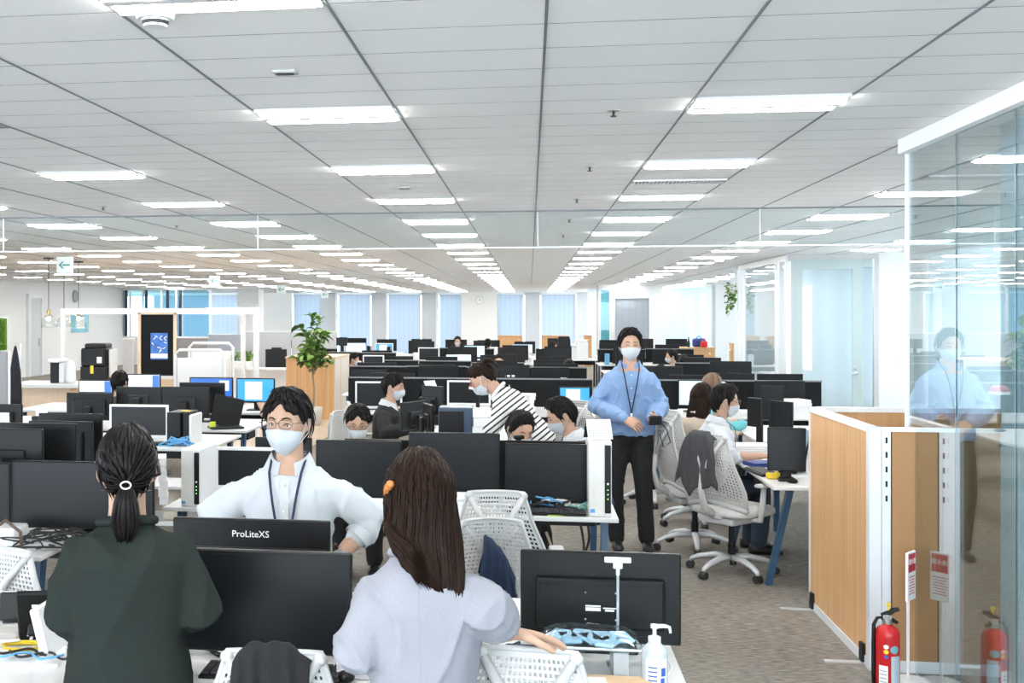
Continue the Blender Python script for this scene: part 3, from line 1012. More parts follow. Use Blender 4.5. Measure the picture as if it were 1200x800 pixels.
# ================================================================== desks
B1R = .475
b1 = desk(-1.2, B1R, 3.3, 4.42, 'white bench desk with sanitizer bottle and tray at its end by the aisle', inset=.3)
b1a = desk(-3.6, -1.21, 3.16, 3.98, 'white desk with tangled cables and a desk phone in front of woman in green', inset=.2)
b2 = desk(-2.12, .485, 6.2, 7.5, 'white bench desk with blue legs behind man in white shirt', inset=.15)
l2 = desk(-5.2, -2.25, 4.85, 6.3, 'white desk carrying wide black monitors behind woman in green sweater', inset=.15)
l2b = desk(-5.2, -2.7, 6.55, 7.6, 'white desk with black monitors seen from behind', inset=.15)
l3 = desk(-6.2, -2.66, 8.9, 10.0, 'white desk carrying the white framed monitor and blue cables', inset=.15)
l4 = desk(-7.2, RX(291, 10.4), 10.35, 11.5, 'white desk with tilted laptop and green box on its end', inset=.15)
l5 = desk(-6.0, RX(335, 12.8), 12.2, 13.3, 'white desk with lit blue computer screens', inset=.15)
b3 = desk(-1.0, -.2, 8.2, 11.6, 'white desk run between man in dark suit and woman in striped shirt', inset=.2)
rb = desk(1.57, 2.9, 7.5, 9.5, 'white desk with splayed blue leg beside wood partition', inset=.33, splay=.12)
rb2 = desk(2.0, 2.9, 9.55, 11.6, 'white desk before long haired woman and the paper pile', inset=.2)

# ------------------------------------------------------------------ bench 1 things
mon_px(201, 412, 645, 3.45, 'large dark blank monitor facing the two standing women', y1=765, back='flat')
mon_px(205, 388, 607, 3.95, 'black monitor seen from behind with small white maker name on its back', y1=715, rz=BACK, back='flat', logo='ProLiteXS')
o = mon_px(610, 797, 645, 3.84, 'black monitor seen from behind with ribbed vent and white sticker on bench end', y1=751, rz=BACK, back=None, stand=False)
Wm, Hm = RX(797, 3.84) - RX(610, 3.84), .311
zt = RZ(703, 645, 3.84) - DZ
zb = RZ(703, 751, 3.84) - DZ
zc = (zt + zb) / 2
Hm = zt - zb
bk = MB().rbox((0, .04, -.0 + zc - Hm * .05), (Wm * .80, .035, Hm * .56), .012, 2).obj('back_cover', m_black, o)
vn = MB()
for k in range(60):
    for r_ in range(2):
        vn.box((-Wm * .37 + Wm * .74 * k / 59, .0585, zc + Hm * (.175 - .03 * r_)), (Wm * .006, .004, Hm * .018))
vn.obj('vent_slots', m_dark, bk)
MB().box((.025, .0585, zc - Hm * .1), (.05, .001, .012)).box((.025, .0585, zc - Hm * .065), (.05, .001, .005)).box((-.03, .0585, zc - Hm * .085), (.045, .001, .004)).box((-.03, .0585, zc - Hm * .11), (.03, .001, .006)).obj('sticker', m_paper, bk)
scw = MB()
for sx in (-1, 1):
    for sz in (-1, 1):
        scw.ball((sx * .05, .0585, zc + sz * .045 - .02), .0035, 6, 4)
scw.obj('mount_screws', m_chrome, bk)
MB().rbox((0, .03, .006), (.24, .16, .012), .004).rbox((0, .005, .03), (.08, .03, .06), .004).obj('foot', m_black, o)
keyboard(RX(322, 3.39), 3.36, .03, 'black keyboard below the large blank monitor')
mo = thing('computer_mouse', 'black mouse beside the keyboard under the large blank monitor', 'mouse', (RX(412, 3.4) - .01, 3.36, DZ), PI)
MB().ball((0, 0, .012), (.03, .05, .02), 14, 8).obj('shell', m_black, mo, True)
MB().rbox((0, -.025, .031), (.006, .014, .006), .002).obj('wheel', m_dark, mo)
tangle(RX(255, 3.6), 3.62, DZ, .5, .25, 14, 'black cable lying loose behind the large blank monitor', seed=5)
papers(RX(228, 3.37), 3.37, .2, .21, .28, .006, 'white paper sheets left of the black keyboard')
papers(RX(360, 3.62), 3.64, 0, .3, .1, .02, 'red brown folder behind the large blank monitor', mat=M('folder_brown', (.28, .08, .05), .6), name='folder')
# white drawer unit and box beside the grey sweater woman
dw = thing('paper_drawer_unit', 'white paper drawer unit with slatted fronts beside woman in grey sweater', 'drawer unit', (RX(552, 3.5), 3.5, DZ), 0)
MB().rbox((0, 0, .075), (.17, .25, .15), .005).obj('body', m_whitep, dw)
for k in range(6):
    MB().rbox((.012, -.127, .018 + k * .0225), (.13, .008, .018), .002).obj('drawer', m_white, dw)
MB().lathe([(.008, 0), (.008, .006)], 10, mat=Matrix.Translation((.06, -.13, .02)) @ Matrix.Rotation(PI / 2, 4, 'X')).obj('lock', m_dark, dw)
o = MB().rbox((0, 0, .06), (.12, .3, .12), .008).obj('storage_box', m_whitep); o.location = (RX(425, 3.5), 3.5, DZ); tag(o, 'plain white box on desk at left elbow of woman in grey', 'box')
# acrylic tray with zip bag, clip stand, sanitizer
TY = 3.52
tx = RX(692, TY)
m_acr = glass('acrylic', (.90, .95, .97), .8, .02, .05)
ac = thing('acrylic_riser', 'clear acrylic riser standing in front of the black monitor back', 'riser', (tx, TY, DZ), 0)
MB().box2(-.16, .17, -.09, .09, .095, .1).obj('shelf', m_acr, ac)
MB().box2(-.1, -.055, -.085, .085, 0, .095).obj('leg_panel', M('acrylic_milky', (.62, .66, .68), .3, alpha=.6), ac)
MB().box2(.065, .11, -.085, .085, 0, .095).obj('leg_panel', M('acrylic_milky'), ac)
zbag = thing('zip_bag', 'clear zip bag of blue face masks lying on acrylic riser', 'bag', (tx, TY, DZ + .1), 0)
def bag_pt(i, j):
    u, v = -1 + 2 * i / 20, -1 + 2 * j / 12
    e = max(0, (1 - u ** 4) * (1 - v ** 4))
    return (u * .155, v * .085, .003 + .045 * e ** .6 + .008 * noise.noise(Vector((u * 4, v * 4, 1))) * e)
MB().grid(bag_pt, 20, 12).obj('plastic_film', glass('bag_film', (.86, .94, .98), 1.2, .12, .08), zbag, True)
bl = MB()
for k in range(7):
    bl.rbox((-.1 + .033 * k, .01 * ((k * 7) % 5 - 2), .014), (.06, .1, .012), .005, mat=Matrix.Rotation(.2 * ((k * 3) % 5 - 2), 4, 'Z'))
bl.obj('masks', M('mask_blue', (.42, .62, .76), .7, var=.35, scale=12), zbag)
MB().tube([(-.155, -.085, .004), (.155, -.085, .004)], .004, 6).obj('zip_seal', m_whitep, zbag)
cs = thing('clip_stand', 'clear rod with flat clip head standing before the black monitor back', 'clip stand', (RX(724, 3.62), 3.62, DZ), 0)
zt2 = RZ(724, 656, 3.62) - DZ
MB().rbox((0, 0, .003), (.07, .06, .006), .002).obj('base', m_acr, cs)
MB().tube([(0, 0, .004), (0, 0, zt2 - .03)], .0042, 8).obj('rod', M('rod_clear', (.55, .6, .63), .15, alpha=.75), cs)
MB().rbox((0, 0, zt2), (.085, .012, .018), .003).rbox((0, 0, zt2 - .018), (.03, .012, .02), .003).rbox((0, 0, zt2 - .038), (.012, .012, .025), .003).obj('clip_head', M('clip_clear', (.75, .78, .8), .2, alpha=.85), cs)
SYY = 3.42
sb = thing('sanitizer_bottle', 'clear pump bottle of hand sanitizer with white nozzle at desk end', 'bottle', (RX(767, SYY), SYY, DZ), .1)
MB().lathe([(.036, 0), (.039, .006), (.039, .1), (.036, .118), (.022, .132), (.016, .137)], 24).obj('bottle_body', M('bottle_clear', (.70, .76, .80), .18, alpha=.72), sb, True)
MB().lathe([(.019, .134), (.019, .153), (.012, .156), (.006, .157), (.006, .178), (.012, .18), (.012, .19), (.004, .192)], 16).tube([(0, 0, .185), (.03, 0, .186), (.045, 0, .182), (.048, 0, .165)], [.007, .006, .005, .004], 8).obj('pump', m_whitep, sb)
def lp2(a0, a1, z0, z1, r):
    return MB().grid(lambda i, j: (r * math.sin(a0 + (a1 - a0) * i / 6), -r * math.cos(a0 + (a1 - a0) * i / 6), z0 + (z1 - z0) * j), 6, 1)
lp2(-.9, .9, .02, .095, .0396).obj('label', M('label_pale', (.78, .84, .88), .5), sb)
lp2(.25, .6, .02, .04, .0402).obj('blue_patch', M('label_navy', (.03, .1, .4), .5), sb)
lp2(.3, .7, .045, .07, .0402).obj('blue_patch', M('label_navy'), sb)
lns = MB()
for k in range(4):
    g = lp2(-.7, 0, .03 + .013 * k, .034 + .013 * k, .0402); lns.add(g.v, g.f)
lns.obj('small_print', M('label_navy'), sb)
o = papers(RX(728, 3.37), 3.37, .05, .2, .1, .03, 'brown envelope packet at bench end before acrylic riser', mat=M('envelope', (.72, .52, .32), .7), name='envelope_packet')
papers(RX(690, 3.35), 3.35, .0, .11, .07, .035, 'white card with blue heading lying against brown envelope', name='card')
cable([(B1R - .05, 3.85, DZ + .005), (B1R - .03, 3.6, DZ + .005), (B1R - .08, 3.45, DZ + .006), (B1R - .02, 3.36, DZ + .006)], 'white cable curving along bench end beside sanitizer bottle', m_wcable)
tangle(RX(615, 3.75), 3.72, DZ, .2, .1, 8, 'dark blue cable bundle beside the black monitor back', M('navy_cable', (.02, .03, .08), .5), .006, 8)
# left front clutter
ph = thing('desk_phone', 'black desk phone tilted up on its stand among cables', 'phone', (RX(42, 3.55), 3.62, DZ), PI + .25)
MB().rbox((0, 0, .1), (.17, .025, .19), .006, mat=Matrix.Rotation(-.35, 4, 'X')).obj('body', m_black, ph)
MB().box((.01, .02, .15), (.04, .002, .012), mat=Matrix.Rotation(-.35, 4, 'X')).obj('maker_badge', m_paper, ph)
MB().rbox((0, .05, .05), (.1, .03, .1), .006, mat=Matrix.Rotation(.5, 4, 'X')).obj('stand', m_dark, ph)
hs = MB().tube([(-.1, -.02, .05), (-.105, -.02, .12), (-.1, -.03, .2)], [.016, .011, .016], 8).obj('handset', m_black, ph, True)
o = MB().rbox((0, 0, .06), (.13, .01, .1), .004, mat=Matrix.Rotation(-.3, 4, 'X')).box((0, .04, .01), (.1, .09, .012)).obj('small_tablet', m_dark); o.location = (RX(20, 3.8), 3.8, DZ); o.rotation_euler = (0, 0, .3); tag(o, 'small dark tablet propped upright behind the desk phone', 'tablet')
lap = MB().rbox((0, 0, .085), (.03, .24, .17), .005, mat=Matrix.Rotation(-.25, 4, 'Y')).obj('white_folder_stand', m_whitep); lap.location = (RX(68, 3.5), 3.52, DZ); tag(lap, 'white file leaning beside the desk phone at green sweater', 'file')
for i, (px, Y, mat_, rr, lb) in enumerate(((30, 3.5, m_yellow, .005, 'yellow cable coiled below the desk phone'), (18, 3.42, m_cable, .0045, 'black cable looped at desk front by the desk phone'), (48, 3.38, m_cable, .0045, 'black cable crossing papers before the desk phone'),
                                          (30, 3.36, m_cablue, .004, 'blue cable on papers at desk front'), (10, 3.55, m_wcable, .005, 'white cable curled beside the yellow cable'))):
    cx, cy = RX(px, Y), Y
    pts = [(cx + .08 * math.cos(a) * (1 + .1 * math.sin(3 * a)), cy + .05 * math.sin(a), DZ + rr + .004 * i + .006 * (a / 6)) for a in [k * .7 for k in range(20 if i == 0 else 9)]]
    if i in (1, 2, 3):
        pts = [(cx - .12 + .03 * k, cy + .03 * math.sin(k * 1.3 + i), DZ + rr + .012 + .004 * i) for k in range(9)]
    cable(pts, lb, mat_, rr)
papers(RX(20, 3.4), 3.4, .3, .3, .21, .012, 'white papers with cables over them at desk front')
o = MB().rbox((0, 0, .015), (.14, .09, .03), .01, 2).obj('grey_adapter', M('adapter_grey', (.55, .53, .5), .6)); o.location = (RX(6, 3.62), 3.62, DZ); tag(o, 'grey power adapter on desk beside the yellow cable', 'adapter')
# wire basket cell near left edge
wbk = MB()
for k in range(6):
    wbk.tube([(-.06 + .024 * k, 0, 0), (-.06 + .024 * k, 0, .1)], .002, 5)
    wbk.tube([(-.06, 0, .02 * k), (.06, 0, .02 * k)], .002, 5)
wbk = wbk.obj('wire_rack', m_wcable); wbk.location = (RX(5, 3.85), 3.85, DZ); tag(wbk, 'small white wire rack behind the desk phone', 'rack')

# ------------------------------------------------------------------ left block monitors
gA = 'dark monitors on the left desks'
mon_px(14, 180, 541, 5.32, 'wide black blank monitor directly behind woman in green sweater', y1=620, back='flat')
mon_px(-130, 12, 541, 5.34, 'black blank monitor beside the wide monitor behind woman in green', y1=618, back='flat')
mon_px(-40, 91, 495, 6.0, 'black monitor back with a thin pale seam standing behind wide blank monitor', y1=575, rz=BACK, back='flat')
mon_px(-20, 52, 502, 5.75, 'dark monitor back low in front of its neighbours on left desk', y1=570, rz=BACK, back='flat')
mon_px(35, 110, 493, 6.9, 'dark charcoal monitor back in the middle of left desk cluster', y1=550, rz=BACK)
mon_px(47, 121, 484, 7.15, 'curved black monitor top behind the charcoal monitor cluster', y1=545, rz=BACK, back='flat')
mon_px(-40, 27, 473, 9.3, 'dark monitor back with white note hanging on it', y1=518, rz=BACK)
o = papers(RX(4, 9.22), 9.22, 0, .12, .004, .13, 'white note fixed to the back of dark monitor', z=.78, name='note'); o.location.z = .84
mon_px(128, 197, 474, 9.45, 'white framed monitor with dark blank screen and papers before it', y1=516, white=True, back='flat')
papers(RX(147, 9.3), 9.28, 0, .2, .02, .12, 'white paper sheet leaning on the white framed monitor', name='paper_sheet')
# cables & power strips on l2 near edge
ps = thing('power_strip', 'white power strip among black cables under the wide monitor', 'power strip', (RX(60, 5.0), 5.02, DZ), .2)
MB().rbox((0, 0, .018), (.3, .05, .035), .005).obj('body', m_whitep, ps)
sk = MB()
for k in range(6):
    sk.box((-.12 + .048 * k - .006, 0, .037), (.005, .018, .002)).box((-.12 + .048 * k + .006, 0, .037), (.005, .018, .002))
sk.obj('sockets', m_black, ps)
ps2 = copy_tree(ps); ps2.location = (RX(52, 5.2), 5.2, DZ); ps2.rotation_euler = (0, 0, -.1); ps2['label'] = 'second white power strip close against foot of the wide monitor'
for k in range(4):
    tangle(RX(45 + 8 * k, 5.0), 4.98 + .04 * k, DZ + .01, .35, .16, 9, ['thick black cable looping over white power strip', 'black cable snaking beside white power strip', 'thin black cable knotted near the white power strip', 'black cable bent behind the white power strip'][k], seed=30 + k, hz=.07, r=.004 + .001 * (k % 2))
o = MB().rbox((0, 0, .05), (.2, .15, .1), .008).obj('white_box', m_whitep); o.location = (RX(3, 5.05), 5.05, DZ); tag(o, 'white plastic box above brown bag at left desk edge', 'box')
# brown bag hanging at the chair on the left
bgm = M('brown_leather', (.1, .07, .05), .6, var=.2)
bag = thing('brown_bag', 'dark brown leather bag hanging beside perforated white chair', 'bag', (RX(4, 4.6), 4.62, 0))
bb = MB(); bb.loft([[Vector((.13 * s_ * math.copysign(abs(math.cos(a)) ** .6, math.cos(a)), .07 * s_ * math.copysign(abs(math.sin(a)) ** .6, math.sin(a)), z_)) for a in [2 * PI * q / 20 for q in range(20)]] for z_, s_ in ((.0, .9), (.06, 1.05), (.35, 1.0), (.62, .9), (.78, .82), (.80, .7))])
bb.obj('bag_body', bgm, bag, True)
MB().tube([(-.08, 0, .78), (-.07, 0, .88), (0, 0, .93), (.07, 0, .88), (.08, 0, .78)], .008, 8).obj('strap', bgm, bag, True)
# left desk with white monitor: open computer, cables, bag under it
ob = thing('open_computer', 'black and white computer case with blue cables spilling at its side', 'computer', (RX(214, 9.2), 9.22, DZ), 0)
MB().rbox((-.055, .05, .14), (.12, .3, .28), .004).obj('case', m_black, ob)
MB().rbox((.05, .05, .14), (.05, .28, .28), .004).obj('side_panel', m_dark, ob)
MB().rbox((.095, .05, .13), (.03, .3, .26), .01).obj('cover', m_whitep, ob)
MB().box((.02, .02, .283), (.08, .05, .006)).obj('yellow_tag', m_yellow, ob)
for k in range(3):
    tangle(RX(200 + 5 * k, 9.05), 9.05, DZ, .26, .1, 10, ['bright blue network cable coiled on desk below open computer', 'second blue network cable looped around computer feet', 'light blue cable rising beside the open computer'][k], m_cablue, .006, 60 + k, .08)
keyboard(RX(187, 9.1) - .02, 9.1, .15, 'black keyboard before the white framed monitor', w=.3)
sh = thing('under_desk_shelf', 'low white shelf below the desk with the blue cables', 'shelf', (RX(200, 8.3), 8.3, 0))
MB().box2(-.45, .3, -.15, .3, .50, .52).obj('upper_board', m_white, sh)
MB().box2(-.45, .3, -.15, .3, .22, .25).obj('lower_board', m_white, sh)
for x in (-.44, .29):
    MB().box2(x - .012, x + .012, -.15, .3, 0, .52).obj('side_panel', m_white, sh)
tb = MB(); tb.loft([[Vector((.085 * s_ * math.copysign(abs(math.cos(a)) ** .7, math.cos(a)) + .01 * math.sin(z_ * 30), .06 * s_ * math.copysign(abs(math.sin(a)) ** .7, math.sin(a)), z_)) for a in [2 * PI * q / 18 for q in range(18)]] for z_, s_ in ((0, .95), (.04, 1.05), (.12, 1.0), (.2, .85), (.235, .5), (.24, .2))])
o = tb.obj('tote_bag', M('beige_canvas', (.62, .55, .45), .9, var=.1, bump=.3), None, True); o.location = (RX(206, 8.3), 8.25, .255); tag(o, 'beige canvas tote bag on the low white shelf', 'bag')
# bench 2 tower seen at left
t_ = tower(RX(231, 6.35), 6.4, 0, 'silver slim computer standing on bench behind man in white shirt, left end', h=.335, w=.115)
o = papers(RX(188, 6.3), 6.35, .3, .05, .2, .28, 'white binder standing beside silver slim computer', name='binder')
# ------------------------------------------------------------------ bench 2 monitors
mon_px(252, 330, 524, 6.75, 'white edged monitor behind the shoulder of man in white shirt', y1=575, white=True, back='flat')
mon_px(370, 470, 516, 6.6, 'dark blank monitor partly behind raised elbow of man in white shirt', y1=590, back='flat')
mon_px(300, 366, 512, 7.0, 'low dark monitor edge behind neck of man in white shirt', y1=570, rz=BACK, back='flat')
mon_px(404, 482, 514, 6.95, 'long black monitor top in front of man with glasses peeking', y1=580, rz=BACK, back='flat')
mon_px(479, 586, 507, 6.55, 'dark grey blank monitor above the long haired woman, behind white chair', y1=590, back='flat')
mon_px(592, 689, 520, 6.45, 'dark grey blank monitor next to cream tower computer on bench', y1=589, back='flat')
mon_px(572, 692, 516, 6.85, 'black monitor top in front of man with bowed head', y1=585, rz=BACK, back='flat')
tower(RX(702, 6.35), 6.42, 0, 'cream tower computer with black strip at aisle end of bench', h=.42, w=.125, d=.36)
tent_calendar(RX(701, 6.35), 6.36, .2, .14, .105, 'white tent calendar standing on top of cream tower computer', z=DZ + .42)
wc = thing('web_camera', 'small black webcam clipped on black monitor top', 'webcam', (RX(608, 6.86), 6.86, RZ(608, 516, 6.86)), .3)
MB().rbox((0, 0, .02), (.07, .03, .025), .01, 2).obj('camera_body', m_black, wc)
MB().rbox((0, .01, .004), (.03, .035, .012), .003).obj('clip', m_black, wc)
keyboard(RX(640, 6.3), 6.3, 0, 'black keyboard on bench in front of dark grey monitor beside tower')
papers(RX(655, 6.25), 6.27, .1, .16, .07, .012, 'lime green notepad on bench edge beside cream tower', mat=m_green, name='notepad')
for k in range(5):
    tangle(RX(625 + 14 * k, 6.4), 6.42, DZ, .2, .14, 10, ['black cable looped under dark grey monitor', 'blue cable looped under dark grey monitor', 'white cable looped under dark grey monitor', 'black cable heaped left of cream tower', 'teal cable curling behind cream tower'][k], [m_cable, m_cablue, m_wcable, m_cable, M('teal_cable', (.2, .5, .45), .5)][k], .005, 90 + k, .07)
papers(RX(432, 6.35), 6.36, 0, .2, .15, .04, 'white paper pile on bench below raised elbow of man in white shirt')
o = MB().lathe([(.03, 0), (.034, .08), (.031, .08), (.028, .005)], 16).obj('paper_cup', m_paper); o.location = (RX(462, 6.3), 6.3, DZ); tag(o, 'white paper cup on bench beside long haired woman', 'cup')
papers(RX(520, 6.3), 6.4, .1, .4, .2, .08, 'white paper pile behind the white mesh chair on bench')
# things under bench 2
cable([(.1, 6.9, .5), (.15, 6.85, .3), (.0, 6.8, .2), (-.1, 6.85, .35), (-.15, 6.9, .55)], 'beige cable hanging under bench behind white chairs', M('beige_cable', (.55, .48, .38), .6), .008)
cable([(.3, 6.95, .6), (.33, 6.9, .4), (.28, 6.85, .3), (.36, 6.9, .45), (.34, 6.95, .62)], 'black cable hanging under bench beside blue leg', None, .008)
o = MB().rbox((0, 0, .2), (.16, .3, .4), .01).obj('under_desk_bin', M('bin_pale', (.62, .63, .63), .5)); o.location = (-.1, 7.0, 0); tag(o, 'pale grey bin below bench near the blue leg', 'bin')
# ------------------------------------------------------------------ left middle (blue screens etc.)
mon_px(190, 246, 453, 10.85, 'large dark grey monitor back behind open computer with blue cables', y1=488, rz=BACK, back='flat')
mon_px(211, 264, 448, 11.2, 'black monitor back between dark grey monitor and blue screens', y1=484, rz=BACK, back='flat')
mon_px(222, 273, 442, 12.55, 'monitor showing a dark blue screen with white window', y1=466, front='blue', back='flat')
mon_px(277, 322, 443, 12.5, 'monitor showing a cyan screen with white document', y1=472, front='cyan', back='flat')
mon_px(92, 132, 445, 12.6, 'monitor showing white page near black haired head', y1=461, front='white', back='flat')
mon_px(149, 188, 438, 12.9, 'monitor showing bright white page behind black haired head', y1=455, front='white', back='flat')
mon_px(79, 133, 460, 10.75, 'black monitor back in front of wooden counter', y1=492, rz=BACK)
mon_px(137, 190, 453, 10.9, 'black monitor back below the bright white page screen', y1=480, rz=BACK, back='flat')
lt = thing('laptop', 'black laptop standing half closed and tilted at desk end', 'laptop', (RX(262, 10.6), 10.6, DZ), .5)
MB().rbox((0, 0, .16), (.3, .02, .3), .006, mat=Matrix.Rotation(.25, 4, 'Y') @ Matrix.Rotation(-.1, 4, 'X')).obj('lid', m_black, lt)
MB().rbox((0, -.1, .012), (.32, .22, .02), .006).obj('keyboard_deck', m_dark, lt)
o = MB().rbox((0, 0, .035), (.055, .05, .07), .004).obj('green_box', M('lime_box', (.62, .68, .05), .5)); o.location = (RX(249, 10.45), 10.45, DZ); tag(o, 'small lime green box at desk end beside tilted laptop', 'box')
o = MB().rbox((0, 0, .11), (.09, .16, .22), .004).obj('black_box', m_black); o.location = (RX(47, 9.3), 9.3, DZ); tag(o, 'small black box standing below the wooden counter on desk', 'box')
papers(RX(62, 9.2), 9.2, .4, .2, .14, .08, 'rolled white paper beside small black box', name='paper_roll')
papers(RX(95, 9.25), 9.3, .1, .36, .2, .03, 'white paper pile in front of black monitor near counter')
tent_calendar(RX(49, 9.3), 9.3, .4, .1, .09, 'tiny tent calendar on top of small black box', z=DZ + .22)
# ------------------------------------------------------------------ wooden counter zone left
CY = 14.2
x0, x1 = RX(10, CY), RX(82, CY)
ct = thing('counter', 'light wood counter with white top carrying coffee things', 'counter', ((x0 + x1) / 2, CY, 0))
w = x1 - x0
MB().box2(-w / 2, w / 2, 0, .7, 0, .84).obj('wood_front', m_oak2, ct)
MB().rbox((0.05, .33, .865), (w + .2, .85, .05), .006).obj('white_top', m_white, ct)
def simple(name, mb, mat, loc, label, cat, rz=0, group=None, smooth=False):
    o = mb.obj(name, mat, None, smooth)
    o.location = loc; o.rotation_euler = (0, 0, rz)
    return tag(o, label, cat, group)
cmx = thing('coffee_machine', 'coffee machine with black body on the wooden counter', 'coffee machine', (RX(67, CY + .3), CY + .3, .89))
MB().rbox((0, 0, .15), (.12, .2, .3), .01).obj('body', m_black, cmx)
MB().rbox((.1, 0, .14), (.08, .18, .28), .01).obj('water_tank', m_whitep, cmx)
MB().rbox((.03, -.03, .31), (.2, .24, .05), .01).obj('lid', m_whitep, cmx)
simple('kettle', MB().lathe([(.06, 0), (.07, .05), (.065, .25), (.04, .3), (.015, .32)], 16), m_whitep, (RX(83, CY + .2), CY + .2, .89), 'white jug standing beside coffee machine', 'jug', smooth=True)
pr = thing('printer', 'tall black printer with yellow tag behind the counter', 'printer', (RX(114, 17), 17, 0), .1)
zt = RZ(114, 402, 17)
MB().rbox((0, 0, .5), (.42, .45, 1.0), .01).obj('cabinet', m_dark, pr)
MB().rbox((0, 0, 1.0 + (zt - 1.0) * .4), (.40, .45, (zt - 1.0) * .8), .02).obj('printer_body', m_black, pr)
MB().rbox((.02, 0, zt - .04), (.34, .4, .08), .02).obj('scanner_lid', m_dark, pr)
MB().box((-.02, -.23, RZ(112, 432, 17)), (.05, .004, .13)).obj('yellow_tag', m_yellow, pr)
MB().box((.1, -.23, RZ(112, 421, 17)), (.08, .004, .1)).obj('white_note', m_paper, pr)
MB().rbox((.26, 0, RZ(112, 425, 17)), (.06, .3, .45), .01).obj('side_feeder', m_whitep, pr)
gp = thing('grey_screen', 'grey fabric screen with white frame standing at left beside the coat', 'screen', (RX(-8, 12.2), 12.2, 0))
wz = RZ(5, 411, 12.2)
MB().rbox((0, 0, wz / 2 + .05), (.36, .03, wz - .12), .01).obj('fabric_panel', m_steelgrey, gp)
MB().tube([(-.2, 0, .02), (-.2, 0, wz), (.2, 0, wz), (.2, 0, .02)], .015, 8).obj('frame', m_whitep, gp)
ct2 = MB()
ct2.loft([[Vector((.085 * s_ * math.cos(a) - .03 * (1.5 - z_) * 0, .05 * math.sin(a) * s_, z_)) for a in [2 * PI * q / 14 for q in range(14)]] for z_, s_ in ((.55, 1.0), (.8, 1.05), (1.1, .85), (1.3, .5), (1.42, .2), (1.44, .1))])
simple('hanging_coat', ct2, M('coat_black', (.02, .02, .025), .9), (RX(18, 13.2), 13.2, 0), 'black coat hanging beside the grey screen', 'coat', smooth=True)
crk = thing('coat_rack', 'thin grey coat rail beside the grey screen', 'coat rack', (RX(14, 13.3), 13.3, 0))
MB().tube([(-.25, 0, 0), (-.25, 0, 1.46), (.12, 0, 1.46), (.12, 0, 0)], .012, 8).obj('rail', m_chrome, crk)
MB().box((0, .0, .015), (.5, .3, .03)).obj('base', m_dark, crk)
# moss wall panel
mz0, mz1 = RZ(0, 410, 17), RZ(0, 373, 17)
def moss():
    mb = MB()
    q = random.Random(3)
    X0, X1 = RX(-20, 17), RX(6, 17)
    mb.box2(X0, X1, 17.02, 17.06, mz0, mz1)
    for k in range(500):
        x, z = q.uniform(X0, X1), q.uniform(mz0, mz1)
        mb.add([(x, 17.0, z), (x + q.uniform(-.03, .03), 16.96, z + .03), (x + q.uniform(-.03, .03), 16.98, z - .03)], [(0, 1, 2)])
    return mb
mws = simple('moss_wall_stand', MB().box2(RX(-22, 17), RX(7, 17), 17.06, 17.2, 0, mz1 + .03), m_whitep, (0, 0, 0), 'white free standing board covered in bright green moss', 'board')
mo_ = moss().obj('moss', M('moss_green', (.14, .3, .03), .9, var=.4), mws); mo_['kind'] = 'stuff'
# pendant lamps
m_pglass = glass('pendant_glass', (.92, .95, .95), 1.2, 0, .05)
def pendant():
    t = thing('pendant_lamp', 'clear glass pendant lamp hanging on thin cord', 'pendant lamp')
    MB().rbox((0, 0, -.012), (.13, .13, .024), .004).obj('ceiling_canopy', m_mb, t)
    MB().tube([(0, 0, -.02), (0, 0, -.85)], .006, 6).obj('cord', m_mb, t)
    MB().lathe([(.02, -.95), (.03, -.93), (.03, -.86), (.012, -.84)], 12).obj('socket', M('brass', (.55, .42, .15), .35, .8), t)
    MB().lathe([(.13, -1.14), (.12, -1.05), (.08, -.96), (.035, -.92)], 16).obj('glass_shade', m_pglass, t, True)
    MB().ball((0, 0, -1.0), .035, 10, 8).obj('bulb', emitter('warm_bulb', (1, .9, .7), 6), t)
    return t
pd = pendant(); pu = []
for px, py, lb in ((57, 302, 'clear glass pendant lamp nearest the moss panel'), (75, 305, 'middle clear glass pendant lamp of three below the exit sign'), (92, 306, 'clear glass pendant lamp nearest the blue picture')):
    x, y = G(px, py, CEIL)
    place(pd, pu, (x, y, CEIL), 0, lb, 'pendant lamps over the counter')
# white open frame
FYY = 17.6
wfz = RZ(200, 361, FYY)
wf = thing('white_steel_frame', 'tall white steel open frame spanning over the counter zone', 'frame', (0, FYY, 0))
xa, xb, xc = RX(74, FYY), RX(285, FYY), RX(300.5, FYY - 2.0)
MB().box2(xa, xb, -.03, .03, wfz - .1, wfz).obj('beam', m_whitep, wf)
for x in (xa, xb):
    MB().box2(x - .035, x + .035, -.035, .035, 0, wfz).obj('post', m_whitep, wf)
MB().box2(xc - .035, xc + .035, -2.035, -1.965, 0, wfz).obj('post', m_whitep, wf)
MB().box2(xb - .03, xc + .0, -2.03, -1.97, wfz - .1, wfz).obj('beam', m_whitep, wf)
MB().box2(xb - .03, xb + .03, -2.0, 0, wfz - .1, wfz).obj('beam', m_whitep, wf)
